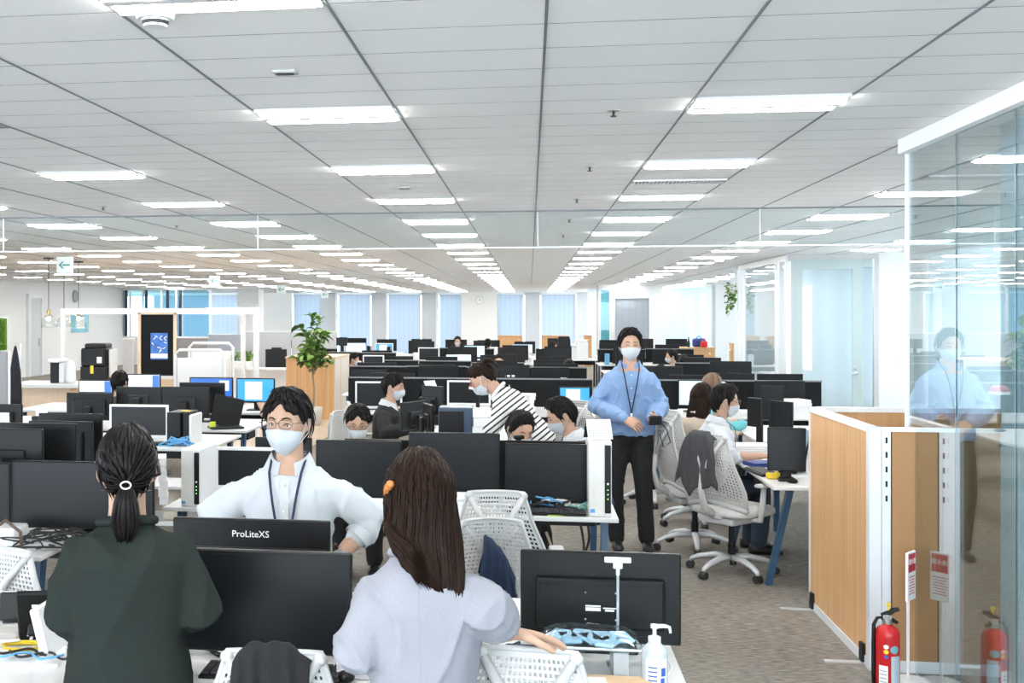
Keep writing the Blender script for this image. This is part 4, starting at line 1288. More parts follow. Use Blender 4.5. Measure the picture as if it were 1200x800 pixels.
# pin board with poster
PBY = 16.2
a, b = RX(162, PBY), RX(206, PBY)
za, zb_ = RZ(184, 440, PBY), RZ(184, 366, PBY)
pb = thing('pin_board', 'black pin board in light wood frame standing on the floor', 'pin board', ((a + b) / 2, PBY, 0))
w = b - a
MB().box2(-w / 2 + .05, w / 2 - .03, -.01, .02, za, zb_ - .03).obj('felt', m_charf, pb)
MB().box2(-w / 2, -w / 2 + .05, -.03, .03, 0, zb_).obj('frame_post', m_oak2, pb)
MB().box2(w / 2 - .03, w / 2, -.03, .03, 0, zb_).obj('frame_post', m_oak2, pb)
MB().box2(-w / 2, w / 2, -.03, .03, zb_ - .03, zb_).obj('frame_rail', m_oak2, pb)
MB().box2(-w / 2, w / 2, -.03, .03, za - .05, za).obj('frame_rail', m_whitep, pb)
MB().box2(-w / 2, w / 2, -.02, .02, .05, za - .05).obj('lower_panel', m_oak2, pb)
ps_ = thing('poster', 'blue and white poster pinned on the black pin board', 'poster', (RX(187, PBY), PBY - .015, 0))
p0, p1, q0, q1 = RZ(187, 421, PBY), RZ(187, 390, PBY), RX(177, PBY) - RX(187, PBY), RX(197, PBY) - RX(187, PBY)
MB().box2(q0, q1, -.004, 0, p0, p1).obj('sheet', M('poster_blue', (.05, .18, .6), .6, var=.8, scale=9), ps_)
MB().box2(q0, q1, -.006, -.003, p0 + .02, p0 + .09).obj('title_band', m_paper, ps_)
pm = MB(); q = random.Random(5)
for k in range(12):
    x_, z_ = q.uniform(q0 + .03, q1 - .03), q.uniform(p0 + .12, p1 - .03)
    pm.box((x_, -.005, z_), (.05, .001, .012), mat=Matrix.Translation((x_, 0, z_)) @ Matrix.Rotation(q.uniform(-1, 1), 4, 'Y') @ Matrix.Translation((-x_, 0, -z_)))
pm.obj('white_marks', m_paper, ps_)
# mobile white boards
def mobile_board(px0, px1, py0, py1, Y, label):
    a, b = RX(px0, Y), RX(px1, Y)
    zt, zb = RZ((px0 + px1) / 2, py0, Y), RZ((px0 + px1) / 2, py1, Y)
    t = thing('mobile_whiteboard', label, 'whiteboard', ((a + b) / 2, Y, 0))
    w = b - a
    MB().tube([(-w / 2, 0, .05), (-w / 2, 0, zt - .06), (-w / 2 + .06, 0, zt), (w / 2 - .06, 0, zt), (w / 2, 0, zt - .06), (w / 2, 0, .05)], .022, 8).obj('frame', m_whitep, t)
    MB().rbox((0, .0, (zt + zb) / 2 - .06), (w - .06, .02, zt - zb - .1), .004).obj('board', m_white, t)
    for s in (-1, 1):
        MB().rbox((s * w / 2, 0, .03), (.05, .5, .05), .01).obj('foot', m_whitep, t)
    return t
mobile_board(205.5, 263, 410, 455, 15.0, 'front white mobile board with rounded tube frame beside pin board')
mobile_board(222, 273, 402, 450, 15.5, 'rear white mobile board with rounded tube frame behind its twin')
# gray partitions behind
def low_wall(px0, px1, py0, Y, label, mat=m_steelgrey):
    a, b = RX(px0, Y), RX(px1, Y)
    zt = RZ((px0 + px1) / 2, py0, Y)
    t = thing('fabric_partition', label, 'partition', ((a + b) / 2, Y, 0))
    w = b - a
    n = max(1, round(w / 1.2))
    for i in range(n):
        MB().rbox((-w / 2 + w * (i + .5) / n, 0, zt / 2), (w / n - .02, .05, zt - .04), .006).obj('fabric_panel', mat, t)
    MB().box((0, 0, zt - .01), (w, .06, .02)).obj('top_trim', m_mull, t)
    return t
low_wall(205, 244, 395, 25, 'dark grey fabric partition behind white boards', M('fabric_taupe', (.25, .24, .24), .9, var=.1))
low_wall(244, 283, 391, 26, 'blue grey fabric partition right of white boards', M('fabric_bluegrey', (.42, .45, .5), .9, var=.08))
low_wall(288, 396, 388, 27, 'long light grey fabric partition behind the indoor tree', M('fabric_grey', (.5, .51, .52), .9, var=.08))
low_wall(144, 157, 396, 22, 'narrow grey fabric partition behind printer', M('fabric_grey'))
# far left wall decor
simple('wall_clock', MB().lathe([(.2, 0), (.2, .05), (.17, .06)], 24, mat=Matrix.Rotation(PI / 2, 4, 'Y')), M('clock_grey', (.3, .31, .32), .5), (LW, YX(87.5, LW), RZ(87.5, 347, YX(87.5, LW))), 'grey round wall clock above the blue picture', 'clock')
yp0, yp1 = YX(83, LW), YX(103, LW)
zz0, zz1 = RZ(93, 389, (yp0 + yp1) / 2), RZ(93, 369, (yp0 + yp1) / 2)
pic = thing('wall_picture', 'blue and white picture on the white left wall', 'picture', (LW, (yp0 + yp1) / 2, 0))
MB().box2(0, .03, -(yp1 - yp0) / 2, (yp1 - yp0) / 2, zz0, zz1).obj('canvas', M('picture_blue', (.25, .55, .72), .6, var=.6, scale=3), pic)
MB().box2(.03, .035, -(yp1 - yp0) * .25, (yp1 - yp0) * .25, zz0 + .12, zz1 - .05).obj('white_shape', m_paper, pic)
# white counter with planter right of boards
wcn = thing('white_counter', 'white sideboard with plant and papers before the grey partition', 'sideboard', (RX(303, 19), 19, 0))
a, b = RX(270, 19), RX(335, 19)
zc_ = RZ(303, 432, 19)
MB().box2(-(b - a) / 2, (b - a) / 2, 0, .5, 0, zc_ - .04).obj('body', m_white, wcn)
MB().rbox((0, .24, zc_ - .02), (b - a + .06, .56, .04), .006).obj('top', m_white, wcn)
# tall wood cabinet beside the tree
WY = 18.8
a, b = RX(335, WY), RX(392, WY)
yb2 = YX(408.5, b)
wzt = RZ(365, 418, WY)
wcab = thing('wood_cabinet', 'light wood block cabinet behind the indoor tree', 'cabinet', ((a + b) / 2, WY, 0))
w = b - a
MB().box2(-w / 2, w / 2, .01, yb2 - WY, 0, wzt - .03).obj('body', m_oak, wcab)
MB().box2(w / 2 - .001, w / 2 + .012, 0, yb2 - WY, 0, wzt - .03).obj('pale_side', M('side_pale', (.75, .68, .6), .5), wcab)
MB().box2(-w / 2 - .01, w / 2 + .02, -.01, yb2 - WY + .01, wzt - .03, wzt).obj('top', m_oak2, wcab)
MB().box2(w / 2 + .005, w / 2 + .016, .55, .565, .02, wzt - .04).obj('panel_joint', m_oak2, wcab)
# ------------------------------------------------------------------ plants
m_leafs = [M('leaf_green', (.07, .17, .025), .45, var=.3, scale=14), M('leaf_light', (.17, .30, .05), .45, var=.25, scale=14), M('leaf_dark', (.03, .085, .02), .45, var=.3, scale=14)]
def leaf_me(name, L, W, mat):
    mb = MB()
    n = 6
    vs, fs = [], []
    for i in range(n + 1):
        t = i / n
        hw = W * math.sin(PI * min(1, t * .92 + .06)) ** .8 * (1 if t < .99 else .05)
        zz = .18 * L * math.sin(t * 2.2) - .25 * L * t * t
        vs += [(-hw, t * L, zz + hw * .35), (0, t * L, zz), (hw, t * L, zz + hw * .35)]
    for i in range(n):
        b = i * 3
        fs += [(b, b + 1, b + 4, b + 3), (b + 1, b + 2, b + 5, b + 4)]
    mb.add(vs, fs)
    me = mb.mesh(name)
    me.materials.append(mat)
    me.polygons.foreach_set('use_smooth', [True] * len(me.polygons))
    return me
TYY = 17.9
tcx = RX(367, TYY)
tree = thing('indoor_tree', 'leafy indoor tree in pale round pot in front of wood cabinet', 'potted tree', (tcx, TYY, 0))
MB().lathe([(.09, 0), (.12, .03), (.15, .2), (.155, .3), (.14, .3), (.135, .27), (0.01, .27)], 20).obj('pot', M('pot_pale', (.62, .6, .56), .7, var=.08), tree, True)
MB().lathe([(.132, .262), (.13, .28), (.01, .285)], 16).obj('soil', M('soil', (.06, .04, .03), .95), tree)
tr_ = MB()
tr_.tube([(0, 0, .26), (.02, 0, .6), (-.02, .01, .9), (0, 0, 1.1)], [.02, .018, .016, .014], 8)
q = random.Random(21)
tips = []
for k in range(16):
    an = k * 2.4; r_ = .1 + .25 * q.random(); z_ = .95 + .62 * q.random()
    e = Vector((r_ * math.cos(an), r_ * .9 * math.sin(an), z_ + .08))
    s_ = Vector((0, 0, .8 + .25 * q.random()))
    tr_.tube([s_, s_.lerp(e, .5) + Vector((0, 0, -.04)), e], [.009, .007, .004], 5)
    tips += [s_.lerp(e, t) for t in (.45, .65, .85, 1.0)]
tr_.obj('trunk', M('bark', (.3, .24, .17), .9, var=.2), tree)
lms = [leaf_me('leaf', .17, .05, m) for m in m_leafs]
for p in tips:
    for k in range(3):
        o = link('leaf', lms[q.choice((0, 0, 1, 1, 2))], tree)
        o.location = p + Vector((q.uniform(-.05, .05), q.uniform(-.05, .05), q.uniform(-.05, .06)))
        o.rotation_euler = (q.uniform(-.5, .9), q.uniform(-.5, .5), q.uniform(0, 6.28))
        s_ = q.uniform(.75, 1.25); o.scale = (s_, s_, s_)
for k in range(10):
    o = link('leaf', lms[k % 2], tree)
    o.location = (q.uniform(-.05, .12), q.uniform(-.05, .05), 1.6 + .02 * k)
    o.rotation_euler = (q.uniform(.2, 1.2), 0, q.uniform(0, 6.28))
def tuft(x, y, z, n, h, label, pot=True, seed=1, mats=None, name='potted_grass', spread=.5, lab_cat='plant'):
    t = thing(name, label, lab_cat, (x, y, z))
    if pot:
        MB().rbox((0, 0, .06), (.42, .14, .12), .01).obj('planter', m_whitep, t)
    q = random.Random(seed)
    me = [leaf_me('leaf', h, .022, m) for m in (mats or m_leafs[:2])]
    for k in range(n):
        o = link('leaf', me[k % len(me)], t)
        o.location = (q.uniform(-.18, .18), q.uniform(-.05, .05), .11)
        o.rotation_euler = (q.uniform(.8, 1.45), q.uniform(-.3, .3), q.uniform(0, 6.28))
        s = q.uniform(.7, 1.15); o.scale = (s, s, s)
    return t
tuft(RX(281, 19.2), 19.25, zc_, 34, .26, 'low grassy plant in white planter on white sideboard', seed=4)
# hanging ivy at the meeting room corner
iv = thing('hanging_ivy', 'trailing green ivy in a wall pot at corner of glazed meeting room', 'hanging plant', (3.86, 21.9, 0))
zi = RZ(861, 337, 21.9)
MB().lathe([(.04, zi - .12), (.07, zi - .1), (.075, zi), (.05, zi)], 12).obj('wall_pot', m_whitep, iv)
MB().rbox((.06, 0, zi - .06), (.06, .06, .06), .005).obj('bracket', m_whitep, iv)
q = random.Random(8)
ivl = [leaf_me('leaf', .09, .035, m) for m in m_leafs[:2]]
for k in range(70):
    o = link('leaf', ivl[k % 2], iv)
    t = q.random()
    o.location = (-.06 + q.uniform(-.1, .1) * (1 - .4 * t), q.uniform(-.12, .12), zi + .06 - .62 * t * q.uniform(.3, 1))
    o.rotation_euler = (q.uniform(-1.2, .6), q.uniform(-.5, .5), q.uniform(0, 6.28))
# ------------------------------------------------------------------ central desk things (b3)
mon_px(495, 521, 452, 9.9, 'dark monitor back with pale upper edge between man in suit and striped woman', y1=486, rz=BACK - .5, back='flat')
mon_px(471, 497, 470, 9.2, 'black monitor turned sideways facing man in dark suit', y1=503, rz=-PI / 2 - .5, back='flat')
mon_px(497, 511, 473, 8.8, 'narrow edge of black monitor beside blue black computer', y1=506, rz=PI / 2 + .35, back='flat')
t_ = thing('desktop_computer', 'blue black computer block with glossy panel behind the dark grey monitor', 'computer', (RX(533, 8.4), 8.45, DZ), 0)
zz = RZ(533, 478, 8.4) - DZ
ww_ = RX(553, 8.4) - RX(513, 8.4)
MB().rbox((0, .1, zz / 2), (ww_, .2, zz), .006).obj('case', M('case_navy', (.03, .06, .1), .35), t_)
MB().rbox((-.03, -.002, zz * .5), (ww_ * .74, .01, zz * .86), .004).obj('front_panel', m_black, t_)
o = papers(RX(564, 8.35), 8.4, 0, RX(574, 8.4) - RX(553, 8.4), .12, RZ(564, 478, 8.4) - DZ, 'stack of white papers upright beside blue black computer', name='paper_pile')
for i, (px, Y, h, mm, lb) in enumerate(((524, 9.3, .2, M('bottle_blue', (.45, .6, .72), .2), 'tall pale blue bottle on the central desk'), (540, 9.1, .09, M('orange_box', (.75, .4, .12), .6), 'small orange box on the central desk'), (489, 9.4, .1, m_whitep, 'white cup on the central desk beside sideways monitor'))):
    if i == 1:
        o = MB().rbox((0, 0, h / 2), (.09, .07, h), .006).obj('small_box', mm)
    else:
        o = MB().lathe([(.028, 0), (.03, .01), (.03, h * .75), (.012, h * .88), (.012, h)], 14).obj('bottle' if i == 0 else 'cup', mm)
    o.location = (RX(px, Y), Y, DZ); tag(o, lb, 'box' if i == 1 else ('bottle' if i == 0 else 'cup'))
tent_calendar(RX(503, 11.2), 11.2, .9, .16, .16, 'tall white tent calendar standing on end of central desk', z=DZ + .28)
papers(RX(503, 11.2), 11.2, 0, .2, .24, .28, 'dark document block under the tent calendar', mat=m_dark, name='document_block')
tent_calendar(RX(549, 9.4), 9.4, .7, .14, .14, 'white tent calendar near face of striped woman', z=DZ)
papers(RX(462, 10.6), 10.6, .2, .22, .3, .1, 'white paper box on desk before man in dark suit', name='paper_box')
# ------------------------------------------------------------------ right desk things
mon_px(900, 944, 501, 7.75, 'black monitor on white desk beside wood partition', y1=552, rz=-.15, back='flat')
mon_px(905, 925, 470, 8.8, 'dark blank monitor turned towards man in white shirt with lanyard', y1=505, rz=-.9, back='flat')
mon_px(877, 889, 466, 9.9, 'dark monitor edge right of the face of man with lanyard', y1=500, rz=-1.0, back='flat')
mon_px(893, 918, 452, 10.6, 'grey blank monitor above the paper pile on right desk', y1=492, rz=-.2, back='flat')
papers(RX(882, 9.0), 9.1, .1, .34, .3, .09, 'thick white paper pile on desk before man with lanyard')
papers(RX(868, 8.9), 9.1, .2, .12, .2, .06, 'red folder lying beside thick white paper pile', mat=m_red, name='folder')
papers(RX(894, 8.4), 8.5, .3, .2, .18, .03, 'dark blue folder on top of right desk papers', mat=M('folder_navy', (.02, .04, .2), .5), z=DZ, name='folder')
o = MB().rbox((0, 0, .07), (.03, .2, .26), .004, mat=Matrix.Rotation(.2, 4, 'Y')).obj('phone_handset_holder', m_alu); o.location = (RX(907, 8.2), 8.2, DZ + .05); tag(o, 'grey upright file holder on right desk', 'file holder')
hd = thing('headphones', 'black headphones resting on right desk by the blank monitor', 'headphones', (RX(921, 8.15), 8.15, DZ), .2)
MB().tube([(.09 * math.cos(a), .0, .12 + .1 * math.sin(a)) for a in [PI * k / 10 for k in range(11)]], .014, 8).obj('headband', m_black, hd, True)
for s in (-1, 1):
    MB().lathe([(.04, -.02), (.045, 0), (.04, .02)], 14, mat=Matrix.Translation((s * .085, 0, .08)) @ Matrix.Rotation(PI / 2, 4, 'Y')).obj('ear_cup', m_black, hd)
MB().rbox((0, 0, .02), (.12, .12, .04), .01).obj('rest', m_dark, hd)
for i, (px, lb) in enumerate(((934, 'blue grey binder leaning behind wood partition'), (939, 'white binder leaning behind wood partition'))):
    o = MB().rbox((0, 0, .15), (.05, .22, .3), .004, mat=Matrix.Rotation(.18, 4, 'Y')).obj('binder', [M('binder_blue', (.35, .5, .62), .5), m_whitep][i]); o.location = (RX(px, 8.25), 8.25, DZ + .01); tag(o, lb, 'binder')
keyboard(RX(893, 8.1), 8.1, -1.4, 'black keyboard under hands of man with lanyard', w=.36)
o = MB().rbox((0, 0, .02), (.08, .05, .04), .008).ball((.03, .0, .03), .022, 8, 6).obj('yellow_duck', m_yellow); o.location = (RX(905, 7.85), 7.85, DZ); tag(o, 'small bright yellow toy on right desk near typing hands', 'toy')
mo2 = thing('computer_mouse', 'black mouse near desk edge beside wood partition', 'mouse', (RX(928, 7.68), 7.68, DZ), .4)
MB().ball((0, 0, .014), (.032, .052, .02), 12, 8).obj('shell', m_black, mo2, True)
MB().rbox((0, -.025, .032), (.006, .014, .006), .002).obj('wheel', m_dark, mo2)
# ------------------------------------------------------------------ desk rows across the deep office
q = random.Random(77)
gD, gM, gF, gP, gT = 'felt dividers on the deep office desk rows', 'monitor backs on the deep office desk rows', 'monitor fronts on the deep office desk rows', 'paper stacks on the deep office desk rows', 'file boxes on the deep office desk rows'
rows = [(12.4, -2.15, .72, 1.32, 3.25, 'nearest'), (15.2, -2.6, .8, 1.3, 3.3, 'second'), (18.0, -2.75, .8, 1.3, 3.4, 'third'), (21.2, -4.4, .9, 1.4, 3.5, 'fourth'), (24.6, -5.3, 1.0, 1.5, 3.6, 'fifth'), (29, -7.0, 1.2, 1.7, 4.2, 'sixth')]
ordn = {'nearest': 'nearest deep office row'}
SPECIAL = [(RX(588, 13.3), 13.3), (RX(673, 12.6), 12.6), (RX(502, 21.6), 21.6), (RX(437, 18.3), 18.3), (RX(494, 25.1), 25.1), (RX(400, 25.2), 25.2)]
def free(x, y):
    return all(abs(x - a_) > .62 or abs(y - b_) > .35 for a_, b_ in SPECIAL)
m_scrs = ['off', 'off', 'off', 'cyan', 'pale', 'off']
for ri, (Y, xa, xb, xc, xd, nm) in enumerate(rows):
    for bi, (x0, x1) in enumerate(((xa, xb), (xc, xd))):
        side = 'aisle left' if bi == 0 else 'glass room side'
        where = '%s deep office row, %s side' % (nm, 'plant' if bi == 0 else 'meeting room')
        desk(x0, x1, Y, Y + 1.2, 'white bench desk in the ' + where, 'bench desks of the deep office', inset=.1)
        n = max(2, round((x1 - x0) / .95))
        for k in range(n):
            a, b = x0 + (x1 - x0) * k / n, x0 + (x1 - x0) * (k + 1) / n
            xm = (a + b) / 2
            if ri < 5 and q.random() < (.9 if ri < 1 else .55):
                desk_screen(a, b, Y + .6, RZ(620, 443, 12.4 + .6) - .0 if ri == 0 else 1.06 + q.uniform(-.06, .05), 'charcoal felt divider on the ' + where, gD)
            # back of the far-side user's monitor (screen away from us) and front of near-side
            if q.random() < .8 and free(xm, Y + .72):
                w = q.uniform(.5, .62)
                monitor(xm + q.uniform(-.08, .08), Y + .72, BACK + q.uniform(-.15, .15), w, w * .58, 1.12 + q.uniform(-.03, .07), 'black monitor back on the ' + where, gM, back='flat')
            if q.random() < .72 and free(xm, Y + .42):
                w = q.uniform(.48, .6)
                monitor(xm + q.uniform(-.12, .12), Y + .42, q.uniform(-.2, .2), w, w * .58, (1.08 if ri else 1.05) + q.uniform(-.05, .05), 'monitor front on the ' + where, gF, front=q.choice(m_scrs), white=q.random() < .22, back='flat')
            for _ in range(4):
                c = q.random()
                px_, py_ = a + (b - a) * (.15 + .24 * _ + q.uniform(-.03, .03)), Y + (.16, 1.04, .16, 1.04)[_]
                if px_ < x0 + .15 or px_ > x1 - .15: continue
                if c < .55:
                    papers(px_, py_, q.uniform(-.3, .3), .2, .26, q.uniform(.03, .26), 'white paper stack on the ' + where, gP)
                elif c < .8:
                    o = MB().rbox((0, 0, .12), (.09, .24, .24), .004).box((0, -.122, .15), (.05, .002, .06)).obj('file_box', q.choice([m_whitep, m_cablue, m_dark, m_alu])); o.location = (px_, py_, DZ); tag(o, 'upright file box on the ' + where, 'file box', gT)
    print('row', ri)
# special pieces in the rows
cm = thing('curved_monitor', 'wide curved black monitor back with three white marks above striped woman', 'monitor', (RX(588, 13.3), 13.35, DZ), BACK)
zt, zb2 = RZ(588, 428, 13.3) - DZ, RZ(588, 449, 13.3) - DZ
Wc = RX(621, 13.3) - RX(556, 13.3)
MB().grid(lambda i, j: (-Wc / 2 + Wc * i / 12, .03 - .07 * (i / 6 - 1) ** 2, zb2 + (zt - zb2) * j), 12, 1).grid(lambda i, j: (-Wc / 2 + Wc * (12 - i) / 12, .0 - .07 * ((12 - i) / 6 - 1) ** 2, zb2 + (zt - zb2) * j), 12, 1).obj('curved_housing', m_dark, cm, True)
d_ = MB()
for k in (-1, 0, 1): d_.box((-.08 + k * .055, .032, zt * .75), (.035, .004, .022))
d_.obj('logo', m_paper, cm)
MB().rbox((0, .05, zb2 / 2 + .08), (.08, .04, zb2 + .16), .01).rbox((0, .05, .008), (.28, .2, .014), .004).obj('stand', m_black, cm)
MB().grid(lambda i, j: (-Wc / 2 + Wc * i / 12, .015 - .07 * (i / 6 - 1) ** 2 + .0, zt + (.004 if j else -.0)), 12, 1).obj('top_edge', m_dark, cm)
mon_px(655, 692, 453, 12.62, 'monitor with cyan picture on screen behind the white mesh chair', y1=474, front='cyan', back='flat')
mon_px(490, 515, 407, 21.6, 'white framed monitor in the deep office above paper piles', y1=424, white=True, back='flat')
mon_px(425, 450, 416, 18.3, 'white framed monitor with dark screen right of wood cabinet', y1=433, white=True, back='flat')
mon_px(482, 506, 397, 25.1, 'black monitor standing tall against the blue blinds', y1=408, back='flat')
mon_px(394, 407, 395, 25.2, 'small black monitor standing tall right of the grey partition', y1=405, back='flat')
mon_px(311, 336, 409, 21.5, 'dark monitor in front of long grey partition left of indoor tree', y1=431, back='flat', base_z=.72)
mon_px(318, 330, 407, 22.3, 'smaller dark monitor behind its twin at the grey partition', y1=422, back='flat')
desk(RX(305, 21.6), RX(334, 21.6), 21.2, 22.6, 'white desk with dark monitors before the long grey partition', inset=.1)
# wooden boxes by the windows
def wood_box(px0, px1, py0, Y, label, d=.5):
    a, b = RX(px0, Y), RX(px1, Y)
    zt = RZ((px0 + px1) / 2, py0, Y)
    t = thing('wood_sideboard', label, 'sideboard', ((a + b) / 2, Y, 0))
    w = b - a
    n = max(1, round(w / .9))
    MB().box2(-w / 2, w / 2, .02, d, 0, zt - .03).obj('body', m_oak, t)
    for i in range(n):
        p = MB().box2(-w / 2 + w * i / n + .01, -w / 2 + w * (i + 1) / n - .01, 0, .02, .05, zt - .05).obj('door', m_oak, t)
        MB().lathe([(.02, 0), (.02, .02)], 10, mat=Matrix.Translation((-w / 2 + w * (i + 1) / n - .12, 0, zt - .14)) @ Matrix.Rotation(PI / 2, 4, 'X')).obj('knob', m_paper, p)
    MB().box2(-w / 2 - .01, w / 2 + .01, -.01, d + .01, zt - .03, zt).obj('top', m_oak, t)
wood_box(583, 612, 393, 40, 'light wood sideboard below blue blind right of white pillar')
wood_box(634.5, 666, 393, 38, 'light wood sideboard behind dark haired woman at far desk')
wood_box(685, 693.5, 393, 39, 'narrow light wood cabinet beside far meeting room')
wood_box(705, 723, 399, 33, 'light wood box cabinet left of head of standing man in blue shirt', .8)
wood_box(794, 838, 407, 26, 'light wood low cabinet with small things on top, right of standing man', .6)
wood_box(857.5, 862, 402, 24.5, 'slim wood panel post at corner of glazed meeting room', .3)
# white table far right-centre with printer
fd = desk(RX(650, 27.5), RX(702, 27.5), 27.2, 28.4, 'white table with boxes in front of light wood sideboards', inset=.1, legmat=m_dark)
for i, (px, w, h, mm, lb) in enumerate(((661, .3, .5, m_dark, 'dark printer box on far white table'), (682, .28, .42, m_whitep, 'white box on far white table'), (672, .15, .3, m_alu, 'grey small machine on far white table'))):
    o = MB().rbox((0, 0, h / 2), (w, .3, h), .01).rbox((0, 0, h + .03), (w * .9, .28, .06), .01).obj('office_machine', mm); o.location = (RX(px, 27.7), 27.7, DZ); tag(o, lb, 'machine')
simple('red_bag', MB().rbox((0, 0, .07), (.16, .12, .14), .03, 2).tube([(-.05, 0, .13), (0, 0, .22), (.05, 0, .13)], .01, 6), m_red, (RX(825, 26.2), 26.2, RZ(825, 407, 26)), 'red bag on light wood low cabinet', 'bag')
simple('dark_bag', MB().rbox((0, 0, .1), (.3, .14, .2), .05, 2).tube([(-.08, 0, .18), (0, 0, .26), (.08, 0, .18)], .012, 6), M('folder_navy'), (RX(819, 26.4), 26.4, RZ(825, 407, 26)), 'dark blue bag on light wood low cabinet behind red bag', 'bag')
simple('dark_bottle', MB().lathe([(.03, 0), (.035, .1), (.015, .18), (.012, .24)], 12), m_black, (RX(807, 26.2), 26.2, RZ(825, 407, 26)), 'dark bottle on light wood low cabinet', 'bottle')
# wall clock on white pillar
ck = thing('wall_clock', 'round white wall clock on the white pillar between blue blinds', 'clock', (RX(562, BY - .5), BY - .53, RZ(562, 352, BY - .5)))
R_ = Matrix.Rotation(PI / 2, 4, 'X')
MB().lathe([(.17, -.02), (.17, .02), (.15, .025)], 24, mat=R_).obj('rim', M('clock_rim', (.6, .58, .54), .5), ck)
MB().lathe([(.145, .02), (.145, .03)], 24, mat=R_).obj('dial', m_paper, ck)
MB().box((0, -.034, .045), (.012, .004, .09)).box((.03, -.034, .02), (.07, .004, .012), mat=Matrix.Rotation(.3, 4, 'Y')).obj('hands', m_black, ck)
# ------------------------------------------------------------------ ceiling fittings
def fit(name, mb, mat, px, py, label, cat, z=CEIL):
    x, y = G(px, py, CEIL)
    o = mb.obj(name, mat); o.location = (x, y, z)
    return tag(o, label, cat)
x, y = G(182, 12, CEIL)
sd = thing('smoke_detector', 'round white smoke detector below the nearest strip light', 'smoke detector', (x, y, CEIL))
MB().lathe([(.001, -.05), (.035, -.05), (.04, -.03), (.055, -.028), (.06, -.01), (.06, 0)], 20).obj('housing', m_whitep, sd, False)
MB().lathe([(.037, -.045), (.041, -.036), (.041, -.034)], 20).obj('slot_ring', m_dark, sd)
def sensor(px, py, lb, sx=.09, sy=.06):
    x, y = G(px, py, CEIL)
    t = thing('ceiling_sensor', lb, 'sensor', (x, y, CEIL))
    MB().rbox((0, 0, -.006), (sx, sy, .012), .003).obj('plate', M('sensor_grey', (.5, .5, .48), .5), t)
    MB().rbox((0, 0, -.013), (sx * .75, sy * .45, .004), .001).obj('grille', m_dark, t)
sensor(334, 83, 'small grey rectangular ceiling sensor in front of second strip light')
sensor(474, 219, 'small grey rectangular ceiling sensor between strip lights further back', .09, .07)
for i, (px, py) in enumerate(((719, 129), (691, 195), (676, 233), (667, 257), (660, 275), (121, 242), (207, 264))):
    x, y = G(px, py, CEIL)
    t = thing('sprinkler', 'tiny metal sprinkler head in the grey ceiling', 'sprinkler', (x, y, CEIL), 0, 'sprinkler heads in the ceiling')
    MB().lathe([(.03, -.004), (.03, 0)], 14).obj('rosette', M('sensor_grey'), t)
    MB().lathe([(.004, -.03), (.014, -.03), (.014, -.026), (.005, -.024), (.007, -.004)], 10).obj('nozzle', m_dark, t)
x, y = G(793, 212, CEIL)
vx = RAIL0 + BAY * 1.5
vt = thing('air_vent', 'slotted air vent in the ceiling between two strip lights', 'vent', (vx, y, CEIL))
MB().box2(-.305, .305, -.09, .09, -.003, .003).obj('backing', m_dark, vt)
MB().box2(-.31, .31, -.1, -.09, -.012, 0).box2(-.31, .31, .09, .1, -.012, 0).obj('frame', m_fix, vt)
for k in range(24):
    MB().box((-.295 + .0257 * k, 0, -.007), (.011, .18, .01), mat=None).obj('slat', m_fix, vt)
dm = thing('dome_camera', 'small grey dome camera on the ceiling near glazed meeting room', 'camera', G(843, 301, CEIL) + (CEIL,))
MB().lathe([(.001, -.1), (.05, -.09), (.08, -.05), (.09, -.02), (.09, 0)], 16).obj('dome', M('sensor_grey'), dm, True)
MB().lathe([(.11, -.02), (.11, 0)], 16).obj('mount_ring', m_whitep, dm)
# exit signs hanging from the ceiling
m_exit = M('exit_white', (.6, .66, .65), .4, emit=(.8, .95, .92), estr=.12)
m_exitg = M('exit_teal', (.01, .20, .19), .4, emit=(.01, .25, .22), estr=.1)
def exit_sign(px, py0, py1, Y, lb, w=1.0):
    x = RX(px, Y); zt = RZ(px, py0, Y); zb = RZ(px, py1, Y)
    h = zt - zb
    t = thing('exit_sign', lb, 'exit sign', (x, Y, CEIL))
    MB().rbox((0, 0, (zt + zb) / 2 - CEIL), (h * w, .06, h), .006).obj('case', m_exit, t)
    c = (zt + zb) / 2 - CEIL
    a = MB().box((.04 * h / .3, -.032, c), (h * .5, .004, h * .09))
    a.add([(-h * .34, -.034, c), (-h * .08, -.034, c + h * .24), (-h * .02, -.034, c + h * .2), (-h * .2, -.034, c), (-h * .02, -.034, c - h * .2), (-h * .08, -.034, c - h * .24)], [(5, 4, 3, 0), (0, 3, 2, 1)])
    a.obj('arrow', m_exitg, t)
    for s in (-1, 1):
        MB().tube([(s * h * .3, 0, 0), (s * h * .3, 0, zt - CEIL)], .006, 6).obj('hanger', m_whitep, t)
exit_sign(76, 301, 320, 16.5, 'white exit sign with teal arrow over the counter zone')
exit_sign(251.5, 323, 335, 24.5, 'white exit sign with teal arrow left of white pillar', 1.05)
exit_sign(329.5, 334, 344, 33.5, 'white exit sign with teal arrow before white pillar wall', 1.1)
exit_sign(380.5, 341, 349, 40.5, 'tiny white exit sign hanging before grey blind', 1.0)
